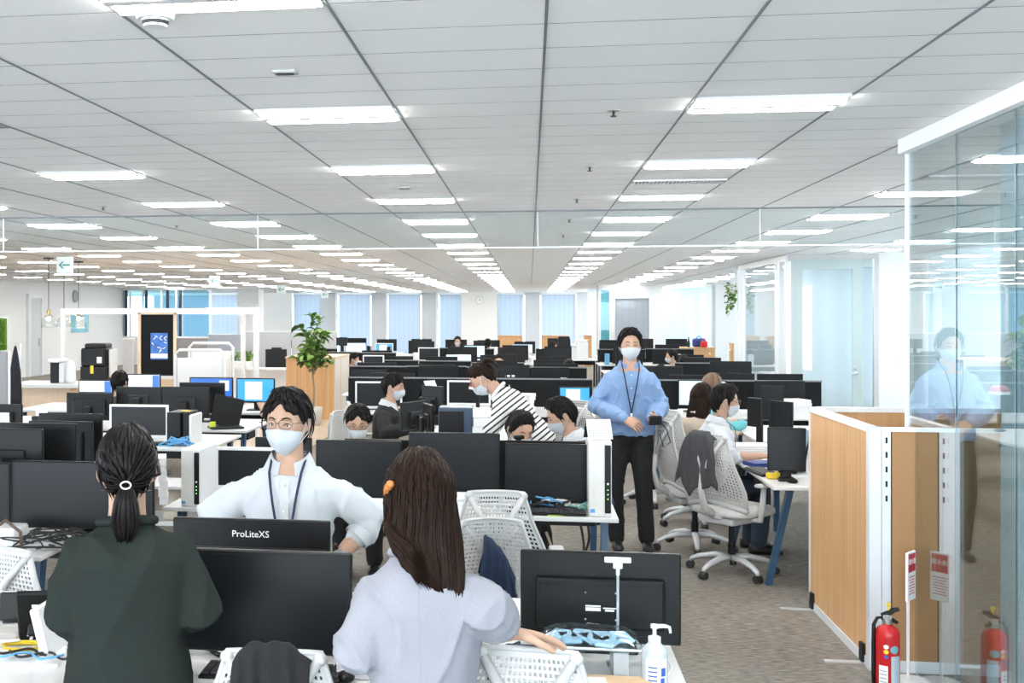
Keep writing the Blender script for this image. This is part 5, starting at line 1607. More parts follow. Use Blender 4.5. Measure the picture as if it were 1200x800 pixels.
# ------------------------------------------------------------------ chairs
chair(RX(580, 5.55), 5.5, PI + .06, 'white mesh chair with Y frame pushed to bench behind long haired woman')
chair(RX(584, 4.95), 4.78, .12, 'white mesh chair on far side of bench end, dark blue jacket on it', s=.91)
chair(RX(630, 3.03), 3.30, PI - .1, 'white mesh chair under the hand of woman in grey sweater', s=.925)
chair(RX(315, 2.95), 3.2, PI + .05, 'white mesh chair with black garment over it before black keyboard', s=.92)
chair(RX(36, 4.25), 4.42, PI - .35, 'white mesh chair with curved slots left of woman in green', s=.9)
chair(1.28, 8.92, PI / 2 + .25, 'white mesh chair holding man in white shirt with lanyard')
chair(1.42, 8.12, PI / 2 + .75, 'white mesh chair with dark grey jacket over its back beside desk with blue leg')
chair(RX(450, 10.4) - .08, 10.35, PI / 2 + .2, 'white mesh chair holding person in dark suit')
chair(RX(672, 11.0), 11.05, PI, 'white mesh chair with Y frame behind man with bowed head')
chair(RX(780, 10.8) - .1, 11.0, PI / 2 + .3, 'white mesh chair with checked jacket hanging, right of standing man')
chair(1.42, 9.98, PI / 2 + .5, 'white mesh chair holding woman with long brown hair')
chair(RX(433, 9.6), 9.3, PI / 2 - .2, 'empty white mesh chair in front of person in dark suit')
# ================================================================== people
m_skin = M('skin', (.52, .32, .22), .55, var=.06, scale=25)
m_hair = M('hair_black', (.010, .008, .008), .45, var=.6, scale=70, stretch=(1, 1, .1), spec=.14)
m_hairb = M('hair_brown', (.016, .007, .004), .5, var=.7, scale=70, stretch=(1, 1, .1), spec=.12)
m_hairlb = M('hair_light_brown', (.13, .07, .035), .42, var=.4, scale=60, stretch=(1, 1, .12))
m_mask = M('mask_white', (.56, .60, .64), .8, var=.02)
m_eyew = M('eye_white', (.75, .74, .72), .3)
m_eyed = M('eye_dark', (.02, .012, .01), .2)
m_pants = M('trousers_black', (.012, .013, .014), .9, var=.3)
m_shoe = M('shoe_black', (.012, .012, .012), .4)
m_shirtw = M('shirt_white', (.57, .595, .62), .85, spec=.15, var=.02, bump=.1, bscale=90)
m_shirtb = M('shirt_blue', (.21, .33, .54), .85, var=.08, scale=60, bump=.1, bscale=120)
m_swg = M('sweater_green', (.024, .031, .0275), .95, var=.3, scale=220, bump=.3, bscale=300, spec=.08)
m_swl = M('sweater_grey', (.315, .32, .355), .92, var=.08, scale=160, bump=.25, bscale=260, spec=.1)
m_suit = M('suit_black', (.014, .014, .016), .85, var=.2)
m_navy = M('vest_navy', (.012, .03, .075), .9, var=.2)
m_band = M('lanyard_navy', (.012, .02, .06), .6)

def stripe_mat(name, ang, period=.032):
    m = M(name, (.8, .8, .79), .9, var=.02)
    nt = m.node_tree
    b = nt.nodes['Principled BSDF']
    tc = nt.nodes['Texture Coordinate']
    sp = nt.nodes.new('ShaderNodeVectorMath'); sp.operation = 'DOT_PRODUCT'
    sp.inputs[1].default_value = (0, -math.sin(ang), math.cos(ang))
    nt.links.new(tc.outputs['Object'], sp.inputs[0])
    d = nt.nodes.new('ShaderNodeMath'); d.operation = 'DIVIDE'; d.inputs[1].default_value = period
    nt.links.new(sp.outputs['Value'], d.inputs[0])
    f = nt.nodes.new('ShaderNodeMath'); f.operation = 'FRACT'; nt.links.new(d.outputs[0], f.inputs[0])
    l = nt.nodes.new('ShaderNodeMath'); l.operation = 'LESS_THAN'; l.inputs[1].default_value = .34
    nt.links.new(f.outputs[0], l.inputs[0])
    mx = nt.nodes.new('ShaderNodeMix'); mx.data_type = 'RGBA'
    mx.inputs['A'].default_value = (.8, .8, .79, 1); mx.inputs['B'].default_value = (.02, .02, .022, 1)
    nt.links.new(l.outputs[0], mx.inputs['Factor']); nt.links.new(mx.outputs['Result'], b.inputs['Base Color'])
    return m

def rad(d): return math.radians(d)
def head_pt(az, el, detail=True):
    dx, dy, dz = math.sin(az) * math.cos(el), -math.cos(az) * math.cos(el), math.sin(el)
    x, y, z = .077 * dx, .098 * dy, .118 * dz
    if dz < 0:
        t = -dz
        x *= 1 - .26 * t ** 1.6
        y *= (1 - .38 * t) if dy > 0 else (1 - .05 * t)
    if dy < 0: y *= .96
    if detail and dy < .1:
        E = math.exp
        y -= .024 * E(-(x / .012) ** 2 - ((z + .024) / .017) ** 2) + .009 * E(-(x / .009) ** 2 - ((z - .004) / .022) ** 2)
        for s in (-1, 1):
            y += .009 * E(-((x - s * .031) / .015) ** 2 - ((z - .002) / .010) ** 2)
            y -= .003 * E(-((x - s * .03) / .02) ** 2 - ((z - .022) / .006) ** 2)
        y -= .006 * E(-(x / .022) ** 2 - ((z + .060) / .010) ** 2)
        y -= .007 * E(-(x / .022) ** 2 - ((z + .103) / .016) ** 2)
    return Vector((x, y, z))
def remesh(mb, vox, smooth=3, wr=None):
    me = mb.mesh('tmp')
    o = bpy.data.objects.new('tmp', me)
    COL.objects.link(o)
    r = o.modifiers.new('r', 'REMESH'); r.mode = 'VOXEL'; r.voxel_size = vox; r.use_smooth_shade = True
    if smooth:
        s = o.modifiers.new('s', 'SMOOTH'); s.factor = .5; s.iterations = smooth
    dg = bpy.context.evaluated_depsgraph_get(); dg.update()
    out = bpy.data.meshes.new_from_object(o.evaluated_get(dg))
    bpy.data.objects.remove(o); bpy.data.meshes.remove(me)
    if wr:
        amp, freq, st = wr
        cos = [v.co.copy() for v in out.vertices]
        nos = [v.normal.copy() for v in out.vertices]
        for v, c, n in zip(out.vertices, cos, nos):
            p = Vector((c.x * freq * st[0], c.y * freq * st[1], c.z * freq * st[2]))
            w = noise.noise(p + Vector((3.1, 1.7, 9.2)))
            rd = 1 - abs(noise.noise(p * .8 + Vector((7, 2, 5)))) * 2
            v.co = c + n * amp * (w * .6 + max(0, rd) ** 4 * 1.5 - .3)
        out.update()
    out.polygons.foreach_set('use_smooth', [True] * len(out.polygons))
    return out
def sup(cx, ax, ay, hw, hd, n=24, e=.8):
    return [cx + ax * (hw * math.copysign(abs(math.cos(t)) ** e, math.cos(t))) + ay * (hd * math.copysign(abs(math.sin(t)) ** e, math.sin(t))) for t in [2 * PI * k / n for k in range(n)]]
TORSO = [(-.16, .125, .085), (-.05, .165, .112), (.1, .158, .11), (.3, .138, .10), (.5, .15, .108), (.7, .168, .115), (.80, .160, .108), (.90, .118, .088), (.96, .080, .072), (1.0, .058, .060)]
def hand(mb, wr, d, n, sgn, curl=.5, k=1.0, spread=.08, curls=None):
    # wrist, finger direction, palm-side normal, sgn = side of the thumb along s
    d = Vector(d).normalized(); n = Vector(n); n = (n - d * n.dot(d)).normalized(); s = d.cross(n)
    W = Vector(wr)
    mb.loft([sup(W + d * (a * k), s, n, hw * k, ht * k, 12, .8) for a, hw, ht in ((-.03, .026, .02), (0, .027, .019), (.03, .036, .017), (.07, .042, .015), (.092, .041, .012), (.1, .034, .007))])
    for i, (off, ln) in enumerate(((.031, .068), (.0105, .078), (-.0105, .072), (-.031, .056))):
        base = W + d * (.085 * k) + s * (off * k * sgn)
        fd = (d + s * (off * spread / .03) * sgn).normalized()
        pts, a = [base], 0
        c = curls[i] if curls else curl
        for j, f in enumerate((.45, .32, .26)):
            a += c * (.6 if j == 0 else 1.0)
            pts.append(pts[-1] + (fd * math.cos(a) + n * math.sin(a)) * (ln * f * k))
        mb.capsule(pts, [.0092 * k, .0088 * k, .008 * k, .0066 * k], 8)
    tb = W + d * (.025 * k) + s * (.026 * k * sgn)
    t1 = tb + (d * .7 + s * .65 * sgn + n * .3).normalized() * .042 * k
    t2 = t1 + (d * .95 + s * .2 * sgn + n * .35).normalized() * .032 * k
    t3 = t2 + (d * .95 + s * .0 * sgn + n * .4).normalized() * .024 * k
    mb.capsule([tb, t1, t2, t3], [.015 * k, .0115 * k, .0098 * k, .0078 * k], 8)

MALE = [(0, 45), (22, 43), (42, 36), (58, 20), (72, 4), (80, -14), (88, -2), (96, 9), (108, 6), (118, -16), (140, -40), (180, -46)]
FEM = [(0, 47), (30, 42), (55, 30), (75, 17), (90, 15), (104, 7), (116, -14), (140, -36), (180, -42)]
BOB = [(0, 34), (25, 32), (45, 22), (60, 2), (70, -24), (85, -36), (110, -44), (180, -50)]
BANG = [(0, 46), (10, 42), (26, 27), (45, 22), (58, 18), (70, 10), (79, -6), (86, 4), (96, 11), (108, 4), (118, -18), (140, -44), (180, -50)]
def hl(tab, az):
    a = abs(math.degrees(az))
    for (a0, e0), (a1, e1) in zip(tab, tab[1:]):
        if a <= a1:
            t = (a - a0) / (a1 - a0); t = t * t * (3 - 2 * t)
            return e0 + (e1 - e0) * t + 3.5 * math.sin(az * 9 + 1) * math.sin(az * 23)
    return tab[-1][1]
def hair_mb(tab, thick=.02, nlocks=220, seed=1, rough=.006, flow=0, len_=.45, part=.15):
    mb = MB(); q = random.Random(seed)
    N, Mr = 48, 14
    rings = []
    for j in range(Mr + 1):
        w = j / Mr
        ring = []
        for i in range(N):
            az = -PI + 2 * PI * i / N
            el = rad(88 - (88 - hl(tab, az)) * w)
            p = head_pt(az, el, False)
            th = thick * (1 - .5 * w) * (1 if w < .93 else .35) + rough * min(1, w * 4) * noise.noise(Vector((az * 3.5, w * 2.2, seed)))
            if math.cos(az) < 0: th += .006 * math.sin(PI * min(1, w))
            ring.append(p + p.normalized() * th)
        rings.append(ring)
    last = [head_pt(-PI + 2 * PI * i / N, rad(hl(tab, -PI + 2 * PI * i / N) - 1), False) * .98 for i in range(N)]
    mb.loft([[r_ for r_ in ring] for ring in rings] + [last])
    for _ in range(nlocks):
        az = q.uniform(-PI, PI)
        w0 = q.uniform(.06, .75); w1 = min(1.06, w0 + q.uniform(.5, 1.0) * len_)
        da = q.uniform(-.12, .12) + flow * q.uniform(.3, 1)
        pts = []
        lift = q.uniform(.0, .007) if rough < .005 else q.uniform(.002, .017)
        for s in range(5):
            t = s / 4
            w = w0 + (w1 - w0) * t
            a = az + da * t
            el = rad(88 - (88 - hl(tab, a)) * w)
            p = head_pt(a, el, False)
            th = thick * (1 - .5 * w) + .002 + lift * t * min(1, w * 2.5)
            pts.append(p + p.normalized() * th)
        wd = q.uniform(.005, .009)
        mb.tube(pts, [wd * .7, wd, wd, wd * .7, wd * .15], 5, flat=.5)
    return mb
def tmb(src, mat):
    o = MB(); o.add(src.v, src.f, mat); return o

PDEF = dict(pelvis=.9, L=.52, lean=0.0, slump=0.0, head=(0, 0), sh=.14, girth=.97, vox=.009, seat=False, k=1.0, st=.765)
def person(label, loc, rz, armR, armL, top, infl=.014, wr=(.004, 14, (1, 1, 1)), sleeve=1.0, hair='male', hmat=None, mask=True, glasses=False, lanyard=False,
           collar=None, eyes='open', vest=None, neckband=None, handR=None, handL=None, bottom=m_pants, group=None, sleeve_r=1.0, hem=-.12, legs=None, longhair=None, pony=None, cuff=False, placket=False, name='person', sweater=False, detail=True, **kw):
    P = dict(PDEF); P.update(kw)
    t = thing(name, label, 'person', loc, rz, group)
    t.scale = (P['k'],) * 3
    vox = P['vox']
    pz, Ls, lean, g = P['pelvis'], P['L'], P['lean'], P['girth']
    pel = Vector((0, 0, pz))
    sd = Vector((0, -math.sin(lean), math.cos(lean)))
    bk = Vector((0, math.cos(lean), math.sin(lean)))
    X = Vector((1, 0, 0))
    def sp(tt): return pel + sd * (tt * Ls) - bk * (P['slump'] * max(0, tt) ** 2)
    def tors(e, t0=-.2, t1=1.01, wide=0):
        out = []
        for tt, hw, hd in TORSO:
            if tt < t0 or tt > t1: continue
            f = g
            ee = e if tt < .85 else e * (.6 if tt < .95 else (.3 if tt < .98 else .15))
            rg = sup(sp(tt), X, bk, hw * f + ee + wide * (1 if tt < .5 else .4), hd * f + ee, 28, .85)
            if e and tt > .95:
                rg = [p_ - sd * ((.06 if collar else .012) * max(0, -(p_ - sp(tt)).dot(bk) / (hd * f)) ** 6) for p_ in rg]
            out.append(rg)
        return out
    nb = sp(1.0)
    hp, hy = P['head']
    hr = Matrix.Rotation(hy, 4, 'Z') @ Matrix.Rotation(hp, 4, 'X')
    hc = nb + sd * .055 + (hr @ Vector((0, -.022, .092)))
    HM = Matrix.Translation(hc) @ hr
    t['head_top'] = round(hc.z + .13, 3)
    # ---- body, one continuous skin surface
    mb = MB()
    mb.loft(tors(0))
    n0, n1 = nb - sd * .03, HM @ Vector((0, .018, -.06))
    mb.tube([n0, n0.lerp(n1, .5), n1], [.062, .054, .054], 14)
    hrings = []
    for j in range(27):
        el = rad(-86 + 172 * j / 26)
        hrings.append([HM @ head_pt(2 * PI * i / 40, el) for i in range(40)])
    mb.loft(hrings)
    for s in (-1, 1):
        mb.ball((0, 0, 0), (.010, .019, .032), 12, 8, HM @ Matrix.Translation((s * .079, .012, -.006)) @ Matrix.Rotation(-s * .35, 4, 'Z') @ Matrix.Rotation(.15, 4, 'X'))
    sh = {}
    for s, arm in ((-1, armR), (1, armL)):
        S = sp(P['st']) + X * (s * P['sh'])
        El, Wr = Vector(arm[0]), Vector(arm[1])
        sh[s] = (S, El, Wr)
        mb.capsule([S - X * (s * .05), S, S.lerp(El, .5), El, El.lerp(Wr, .35), Wr], [.048, .049, .043, .038, .039, .027], 12)
    hipz = sp(-.05)
    lg = legs or ((( -.1, -.02, pz * .52), (-.1, .02, .085)), ((.1, -.02, pz * .52), (.1, .02, .085)))
    if P['seat'] and not legs:
        lg = (((-.11, -.40, pz + .02), (-.12, -.36, .09)), ((.11, -.40, pz + .02), (.12, -.36, .09)))
    hips = {}
    for s, (K_, A_) in zip((-1, 1), lg):
        Hp = sp(-.08) + X * (s * .085)
        K_, A_ = Vector(K_), Vector(A_)
        hips[s] = (Hp, K_, A_)
        mb.capsule([Hp, Hp.lerp(K_, .5), K_, K_.lerp(A_, .4), A_], [.085, .075, .056, .052, .036], 12)
    me = remesh(mb, vox, 3)
    # hands keep their separate fingers
    hm = MB()
    for s, hd_ in ((-1, handR), (1, handL)):
        S, El, Wr = sh[s]
        d = (Wr - El).normalized()
        if hd_ is None: hd_ = (d, (0, 0, -1) if abs(d.z) < .8 else (-s, 0, 0), .35)
        dd, nn, cu = hd_[:3]
        hand(hm, Wr, dd, nn, hd_[3] if len(hd_) > 3 else (1 if s < 0 else -1), cu if not isinstance(cu, (list, tuple)) else .4, 1.0, .08, cu if isinstance(cu, (list, tuple)) else None)
    bm = bmesh.new(); bm.from_mesh(me)
    o = 0
    vs = [bm.verts.new(p) for p in hm.v]
    for f in hm.f:
        try:
            nf = bm.faces.new([vs[i] for i in f]); nf.smooth = True
        except ValueError: pass
    bm.to_mesh(me); bm.free()
    me.materials.append(m_skin)
    me.name = 'body'
    body = link('body', me, t)
    # ---- clothes
    cm = MB()
    e = infl
    cm.loft(tors(e, hem - .05, 1.01))
    for s in (-1, 1):
        S, El, Wr = sh[s]
        W2 = El.lerp(Wr, sleeve) if sleeve <= 1 else Wr
        r_ = sleeve_r
        pts = [S - X * (s * .06), S, S.lerp(El, .5), El]
        rr = [.043 + e * .6, .046 + e * .7, .046 + e * .95 * r_, .043 + e * 1.15 * r_]
        if sleeve > 0:
            pts += [El.lerp(W2, .5), W2]
            rr += [.041 + e * 1.1 * r_, .031 + e * .7]
        cm.capsule(pts[:-1] + [pts[-1]], rr, 14)
    ms = remesh(cm, vox, 3, wr)
    ms.materials.append(top); ms.name = 'top_garment'
    shirt = link('sweater' if sweater else 'shirt', ms, t)
    def front(tt, x, ex=.004):
        hw = hd = .1
        for (t0, w0, d0), (t1, w1, d1) in zip(TORSO, TORSO[1:]):
            if t0 <= tt <= t1:
                f = (tt - t0) / (t1 - t0); hw = w0 + (w1 - w0) * f; hd = d0 + (d1 - d0) * f
        ee = e if tt < .92 else e * (1 - (tt - .92) / .08 * .75)
        hw = hw * g + ee; hd = hd * g + ee
        y = hd * max(.05, 1 - abs(x / hw) ** 2.4) ** .45
        return sp(tt) + X * x - bk * (y + ex + wr[0] * .6)
    if vest:
        vm = MB(); vm.loft(tors(e + .012, hem - .05, .93))
        for s in (-1, 1):
            S = sh[s][0]
            vm.capsule([S - X * (s * .07), S - X * (s * .01)], [.06 + e, .06 + e], 12)
        mv = remesh(vm, vox, 3); mv.materials.append(vest); mv.name = 'vest'
        link('vest', mv, t)
    if cuff:
        for s in (-1, 1):
            S, El, Wr = sh[s]
            W2 = El.lerp(Wr, sleeve); d = (W2 - El).normalized()
            MB().tube([W2 - d * .05, W2 + d * .004], [.037 + e, .035 + e], 16, caps=False).tube([W2 + d * .004, W2 - d * .03], [.035 + e, .03 + e * .5], 16, caps=False).obj('cuff', top, shirt, True)
    if neckband:
        rb_ = [sp(.972) + X * (.078 * math.cos(a)) + bk * (.074 * math.sin(a) + .004) + sd * (.012 + .03 * math.sin(a) * .5) for a in [2 * PI * i / 28 for i in range(29)]]
        MB().tube(rb_, .014, 8, caps=False).obj('neckband', neckband, shirt, True)
    if collar:
        cb = MB()
        def cpt(i, j):
            a = -PI * .5 + .34 + (2 * PI - .68) * i / 30            # opens at the front (-bk)
            ca, sa = math.cos(a), math.sin(a)
            fr = max(0, -sa)
            rr = [.064, .069, .078, .102 + .012 * fr][j]
            zz = [-.004 - .03 * fr ** 2, .04 - .03 * fr, .04 - .032 * fr, -.012 - .055 * fr ** 1.5][j]
            return sp(.97) + X * (rr * ca) + bk * (rr * sa * .98 + .004) + sd * zz
        cb.grid(cpt, 30, 3)
        cb.obj('collar', collar, shirt, True)
    if placket:
        pm_ = MB()
        for x_ in (-.016,):
            pm_.grid(lambda i, j: front(.88 - .93 * i / 16, -.017 + .034 * j, .003), 16, 1)
        pm_.obj('placket', top, shirt, True)
        bt = MB()
        for k in range(5):
            bt.ball(tuple(front(.84 - .19 * k, 0, .006)), .0055, 8, 6)
        bt.obj('buttons', m_whitep, shirt)
        MB().grid(lambda i, j: front(.72 - .16 * i / 4, .05 + .075 * j / 4, .003), 4, 4).obj('chest_pocket', top, shirt, True)
    if lanyard:
        lm = MB()
        tip = lanyard
        for s in (-1, 1):
            pts = [sp(1.0) + bk * .075 + sd * .01, sp(1.0) + X * (s * .07) + bk * .02 + sd * .03, front(.93, s * .062, .02)]
            pts += [front(.93 - (.93 - tip) * f, s * .062 * (1 - f), .012) for f in (.15, .3, .5, .7, .85, 1.0)]
            lm.tube(pts, .0055, 6, flat=.5)
        ly = lm.obj('lanyard', m_band, t)
        c = front(tip, 0, .014)
        MB().rbox((0, 0, 0), (.014, .008, .04), .002, mat=Matrix.Translation(c - sd * .02)).obj('clip', m_chrome, ly)
    # trousers
    pm2 = MB()
    pm2.loft(tors(.008, -.2, .12))
    for s in (-1, 1):
        Hp, K_, A_ = hips[s]
        pm2.capsule([Hp, Hp.lerp(K_, .5), K_, K_.lerp(A_, .5), A_], [.098, .09, .072, .066, .062], 12)
    mp_ = remesh(pm2, max(vox, .011), 3, (.004, 9, (1, 1, .6)))
    mp_.materials.append(bottom); mp_.name = 'trousers'
    link('trousers', mp_, t)
    for s in (-1, 1):
        Hp, K_, A_ = hips[s]
        b = A_.copy(); b.z = 0
        MB().loft([sup(b + Vector((0, y_, z_)), X, Vector((0, 1, 0)) if False else Vector((0, 0, 1)), w_, h_, 14, .8) for y_, z_, w_, h_ in ((.075, .035, .025, .03), (.05, .045, .036, .045), (-.05, .035, .042, .036), (-.13, .026, .045, .026), (-.175, .02, .03, .019))]).obj('shoe', m_shoe, t, True)
    # ---- hair
    hmat = hmat or m_hair
    tab = {'male': MALE, 'fem': FEM, 'bob': BOB, 'bang': BANG, 'long': BOB}[hair]
    H = hair_mb(tab, .024 if hair in ('male', 'bang') else .016, 260 if detail else 60, int(abs(loc[0]) * 100) + 3, .010 if hair in ('male', 'bang') else .003, .25 if hair in ('male', 'bang') else .03, .4 if hair != 'long' else .7)
    hm2 = tmb(H, HM)
    if longhair: longhair(hm2, HM, t)
    if pony: pony(hm2, HM)
    hm2.obj('hair', hmat, t, True)
    # ---- face
    if detail:
        for s in (-1, 1):
            if eyes == 'open':
                c = head_pt(s * rad(24), rad(1), True)
                ew = MB().ball((0, 0, 0), (.0125, .006, .0044), 12, 8, HM @ Matrix.Translation(c + Vector((0, .002, 0)))).obj('eye', m_eyew, t, True)
                MB().ball((0, 0, 0), (.0048, .004, .0046), 10, 6, HM @ Matrix.Translation(c + Vector((0, -.002, 0)))).obj('iris', m_eyed, ew, True)
            lidp = [HM @ (head_pt(s * rad(a), rad(el_), True) + Vector((0, -.0035, 0))) for a, el_ in ((14, 1), (19, 4.2 if eyes == 'open' else 3), (25, 5 if eyes == 'open' else 3.5), (31, 3.6 if eyes == 'open' else 2), (36, .5))]
            MB().tube(lidp, [.001, .0016, .0019, .0016, .001], 5).obj('eyelid', m_eyed, t)
            br = [HM @ (head_pt(s * rad(a), rad(el_), True) + Vector((0, -.003, 0))) for a, el_ in ((10, 13), (20, 15.5), (30, 15.5), (40, 12))]
            MB().tube(br, [.003, .0045, .004, .0015], 6, flat=.6).obj('eyebrow', hmat, t, True)
    if mask:
        def mp(i, j):
            u, v = -1 + 2 * i / 20, j / 14
            az = u * rad(74)
            et = -4 - 10 * abs(u) ** 1.5; eb = -74 + 34 * abs(u) ** 1.6
            el = rad(et + (eb - et) * v)
            p = head_pt(az, el, False)
            nrm = Vector((p.x, p.y, p.z * .6)).normalized()
            b = .007 + .016 * (1 - u * u) * math.sin(PI * (v * .8 + .1)) + .014 * math.exp(-(u / .22) ** 2) * math.exp(-((v - .22) / .22) ** 2)
            b += .0012 * math.sin(v * 26) * (1 - u * u)
            return HM @ (p + nrm * b)
        mk = MB().grid(mp, 20, 14).obj('face_mask', m_mask, t, True)
        lo = MB()
        for s in (-1, 1):
            i_ = 0 if s < 0 else 20
            lo.tube([mp(i_, 1), HM @ Vector((s * .083, .0, .015)), HM @ Vector((s * .085, .03, .012)), HM @ Vector((s * .084, .034, -.012)), HM @ Vector((s * .08, .015, -.04)), mp(i_, 13)], .0016, 5)
        lo.obj('ear_loops', m_mask, mk)
    if glasses:
        gm = MB()
        for s in (-1, 1):
            c = Vector((s * .034, -.106, .010))
            gm.tube([HM @ (c + Vector((.028 * math.copysign(abs(math.cos(a)) ** .7, math.cos(a)), .004 * abs(math.cos(a)), .0165 * math.copysign(abs(math.sin(a)) ** .7, math.sin(a))))) for a in [2 * PI * i / 24 for i in range(25)]], .0013, 5)
            gm.tube([HM @ Vector((s * .062, -.102, .014)), HM @ Vector((s * .078, -.09, .014)), HM @ Vector((s * .083, .01, .008)), HM @ Vector((s * .08, .03, -.01))], .0015, 5)
        gm.tube([HM @ Vector((-.008, -.108, .013)), HM @ Vector((0, -.111, .016)), HM @ Vector((.008, -.108, .013))], .0014, 5)
        gm.obj('glasses', M('glasses_metal', (.12, .09, .09), .35, .6), t)
    return t

# ------------------------------------------------------------------ woman in the green sweater (seen from behind)
def green_pony(mb, HM):
    q = random.Random(4)
    for k in range(46):
        a = q.uniform(0, 6.28); r_ = q.random() ** .5
        ox, oy = math.cos(a) * r_, math.sin(a) * r_
        pts = [Vector((.012 * ox, .10 + .008 * oy, -.03)), Vector((.016 * ox, .128 + .01 * oy, -.04)), Vector((.03 * ox, .135 + .018 * oy, -.08)), Vector((.038 * ox, .125 + .02 * oy, -.13)), Vector((.033 * ox, .118 + .016 * oy, -.16)), Vector((.02 * ox + .004, .113 + .008 * oy, -.185 - .02 * q.random()))]
        mb.tube([HM @ p for p in pts], [.006, .007, .008, .008, .006, .001], 5)
    for k in range(60):
        az = q.uniform(rad(70), rad(180)) * q.choice((-1, 1)); el = rad(q.uniform(-28, 60) if abs(az) > 2.0 else q.uniform(8, 60))
        p0 = head_pt(az, el, False); p0 = p0 + p0.normalized() * .017
        e = Vector((0, .105, -.03))
        mid = (p0 + e) / 2; mid = mid.normalized() * (max(p0.length, .105) + .012)
        mb.tube([HM @ p0, HM @ p0.lerp(mid, .6), HM @ mid, HM @ mid.lerp(e, .6), HM @ e], [.003, .006, .007, .006, .003], 5, flat=.5)
GY = 3.08
tw = person('woman in dark green sweater with short ponytail standing with back turned', (RX(149, GY), GY, 0), PI + .33, ((-.2, .02, .99), (-.15, -.2, .93)), ((.165, .02, .99), (.13, -.2, .93)),
       m_swg, .032, (.007, 8, (1, 1, .5)), 1.0, 'fem', pony=green_pony, mask=False, pelvis=.748, L=.5, neckband=m_swg, sweater=True, sleeve_r=.85, sh=.132, st=.80, girth=.94, hem=-.16)
nbz = .765
ring = [Vector((.014 * math.cos(a), .108 + .005 * math.sin(a) + 0, 1.348 + .011 * math.sin(a))) for a in [2 * PI * i / 16 for i in range(17)]]
MB().tube([Vector((p.x, p.y + .018, p.z + .02)) for p in ring], .0026, 6, caps=False).obj('hair_tie', M('pearl', (.75, .72, .66), .3), tw, True)
# ------------------------------------------------------------------ woman in the pale grey sweater, long hair
def grey_long(mb, HM, t):
    q = random.Random(9)
    # soft mass below the cap
    cz = HM.translation
    rings = []
    for z_, x_, hw, y_, hd in ((.05, 0, .08, .02, .085), (-.02, 0, .088, .02, .09), (-.09, -.003, .086, .04, .07), (-.14, -.012, .080, .062, .055), (-.19, -.022, .068, .092, .036), (-.23, -.032, .055, .112, .025), (-.26, -.038, .042, .12, .016)):
        rings.append(sup(cz + Vector((x_, y_, z_)), Vector((1, 0, 0)), Vector((0, 1, 0)), hw, hd, 20, .9))
    mb.loft(rings)
    for k in range(330):
        az = rad(q.uniform(58, 180)) * q.choice((-1, 1))
        el = rad(q.uniform(-10, 75))
        p = head_pt(az, el, False); p = p + p.normalized() * (.016 + q.uniform(0, .006))
        pts = [p]
        for e2 in (.5, 0):
            pp = head_pt(az, el * e2 - rad(8 * (1 - e2)), False); pts.append(pp + pp.normalized() * (.019 + q.uniform(0, .004)))
        u = pts[-1].x / .095                     # -1..1 across
        out_ = 1.0
        endz = -.23 - .075 * q.random() - .04 * max(0, -u)
        if u > .2: endz += .11 * (u - .2) + .02 * q.random()
        for f in (.3, .55, .78, 1.0):
            z_ = -.03 + (endz + .03) * f
            xx = u * (.094 + .012 * math.sin(PI * f)) * (1 - .55 * f ** 1.6) - .048 * f ** 1.5 + q.uniform(-.004, .004)
            if abs(u) > .8 and q.random() < .5: xx += .012 * math.copysign(1, u) * f
            yy = .02 + .095 * math.sqrt(max(.05, 1 - u * u)) * (1 - .2 * f) + .04 * f
            yy = max(yy, .065 + .075 * f)
            pts.append(Vector((xx, yy, z_)))
        wd = q.uniform(.004, .0075)
        # strands below the nape hang upright whatever the tilt of the head
        W = [HM @ p_ for p_ in pts[:3]] + [HM.translation + p_ for p_ in pts[3:]]
        mb.tube(W, [wd * .6, wd, wd, wd, wd, wd * .8, wd * .1], 5, flat=.5)
NY = 2.92
gl_ = person('woman in pale grey sweater with long dark brown hair, hand on chair', (RX(494, NY), NY, 0), PI + .12, ((-.168, .05, 1.08), (-.232, -.03, .995)), ((.175, .05, .955), (.12, -.13, .93)),
       m_swl, .018, (.009, 9, (1, 1, .55)), .74, 'long', m_hairb, False, pelvis=.725, L=.485, lean=.08, head=(.05, .12), longhair=grey_long, sweater=True, sh=.112, girth=.88, hem=-.1,
       handR=((-.9, -.28, -.2), (0, .25, -1), [.18, .2, .28, .35], -1), sleeve_r=1.1, neckband=m_swl)
# shell comb in her hair
hcz = gl_['head_top'] - .13
bc = MB()
for k, (x_, y_, z_) in enumerate(((.083, .035, .022), (.088, .02, .012), (.09, .004, .002), (.09, -.008, -.008))):
    bc.ball((x_, y_ - .03, hcz + z_ + .02), (.012, .014, .011), 10, 6)
bc.obj('hair_clip', M('amber_clip', (.5, .17, .04), .25), gl_, True)
MB().tube([(0.01, .145, hcz - .19), (0.008, .152, hcz - .3), (0.006, .15, hcz - .4), (.004, .14, hcz - .5)], .0018, 5).obj('back_seam', m_swl, gl_)
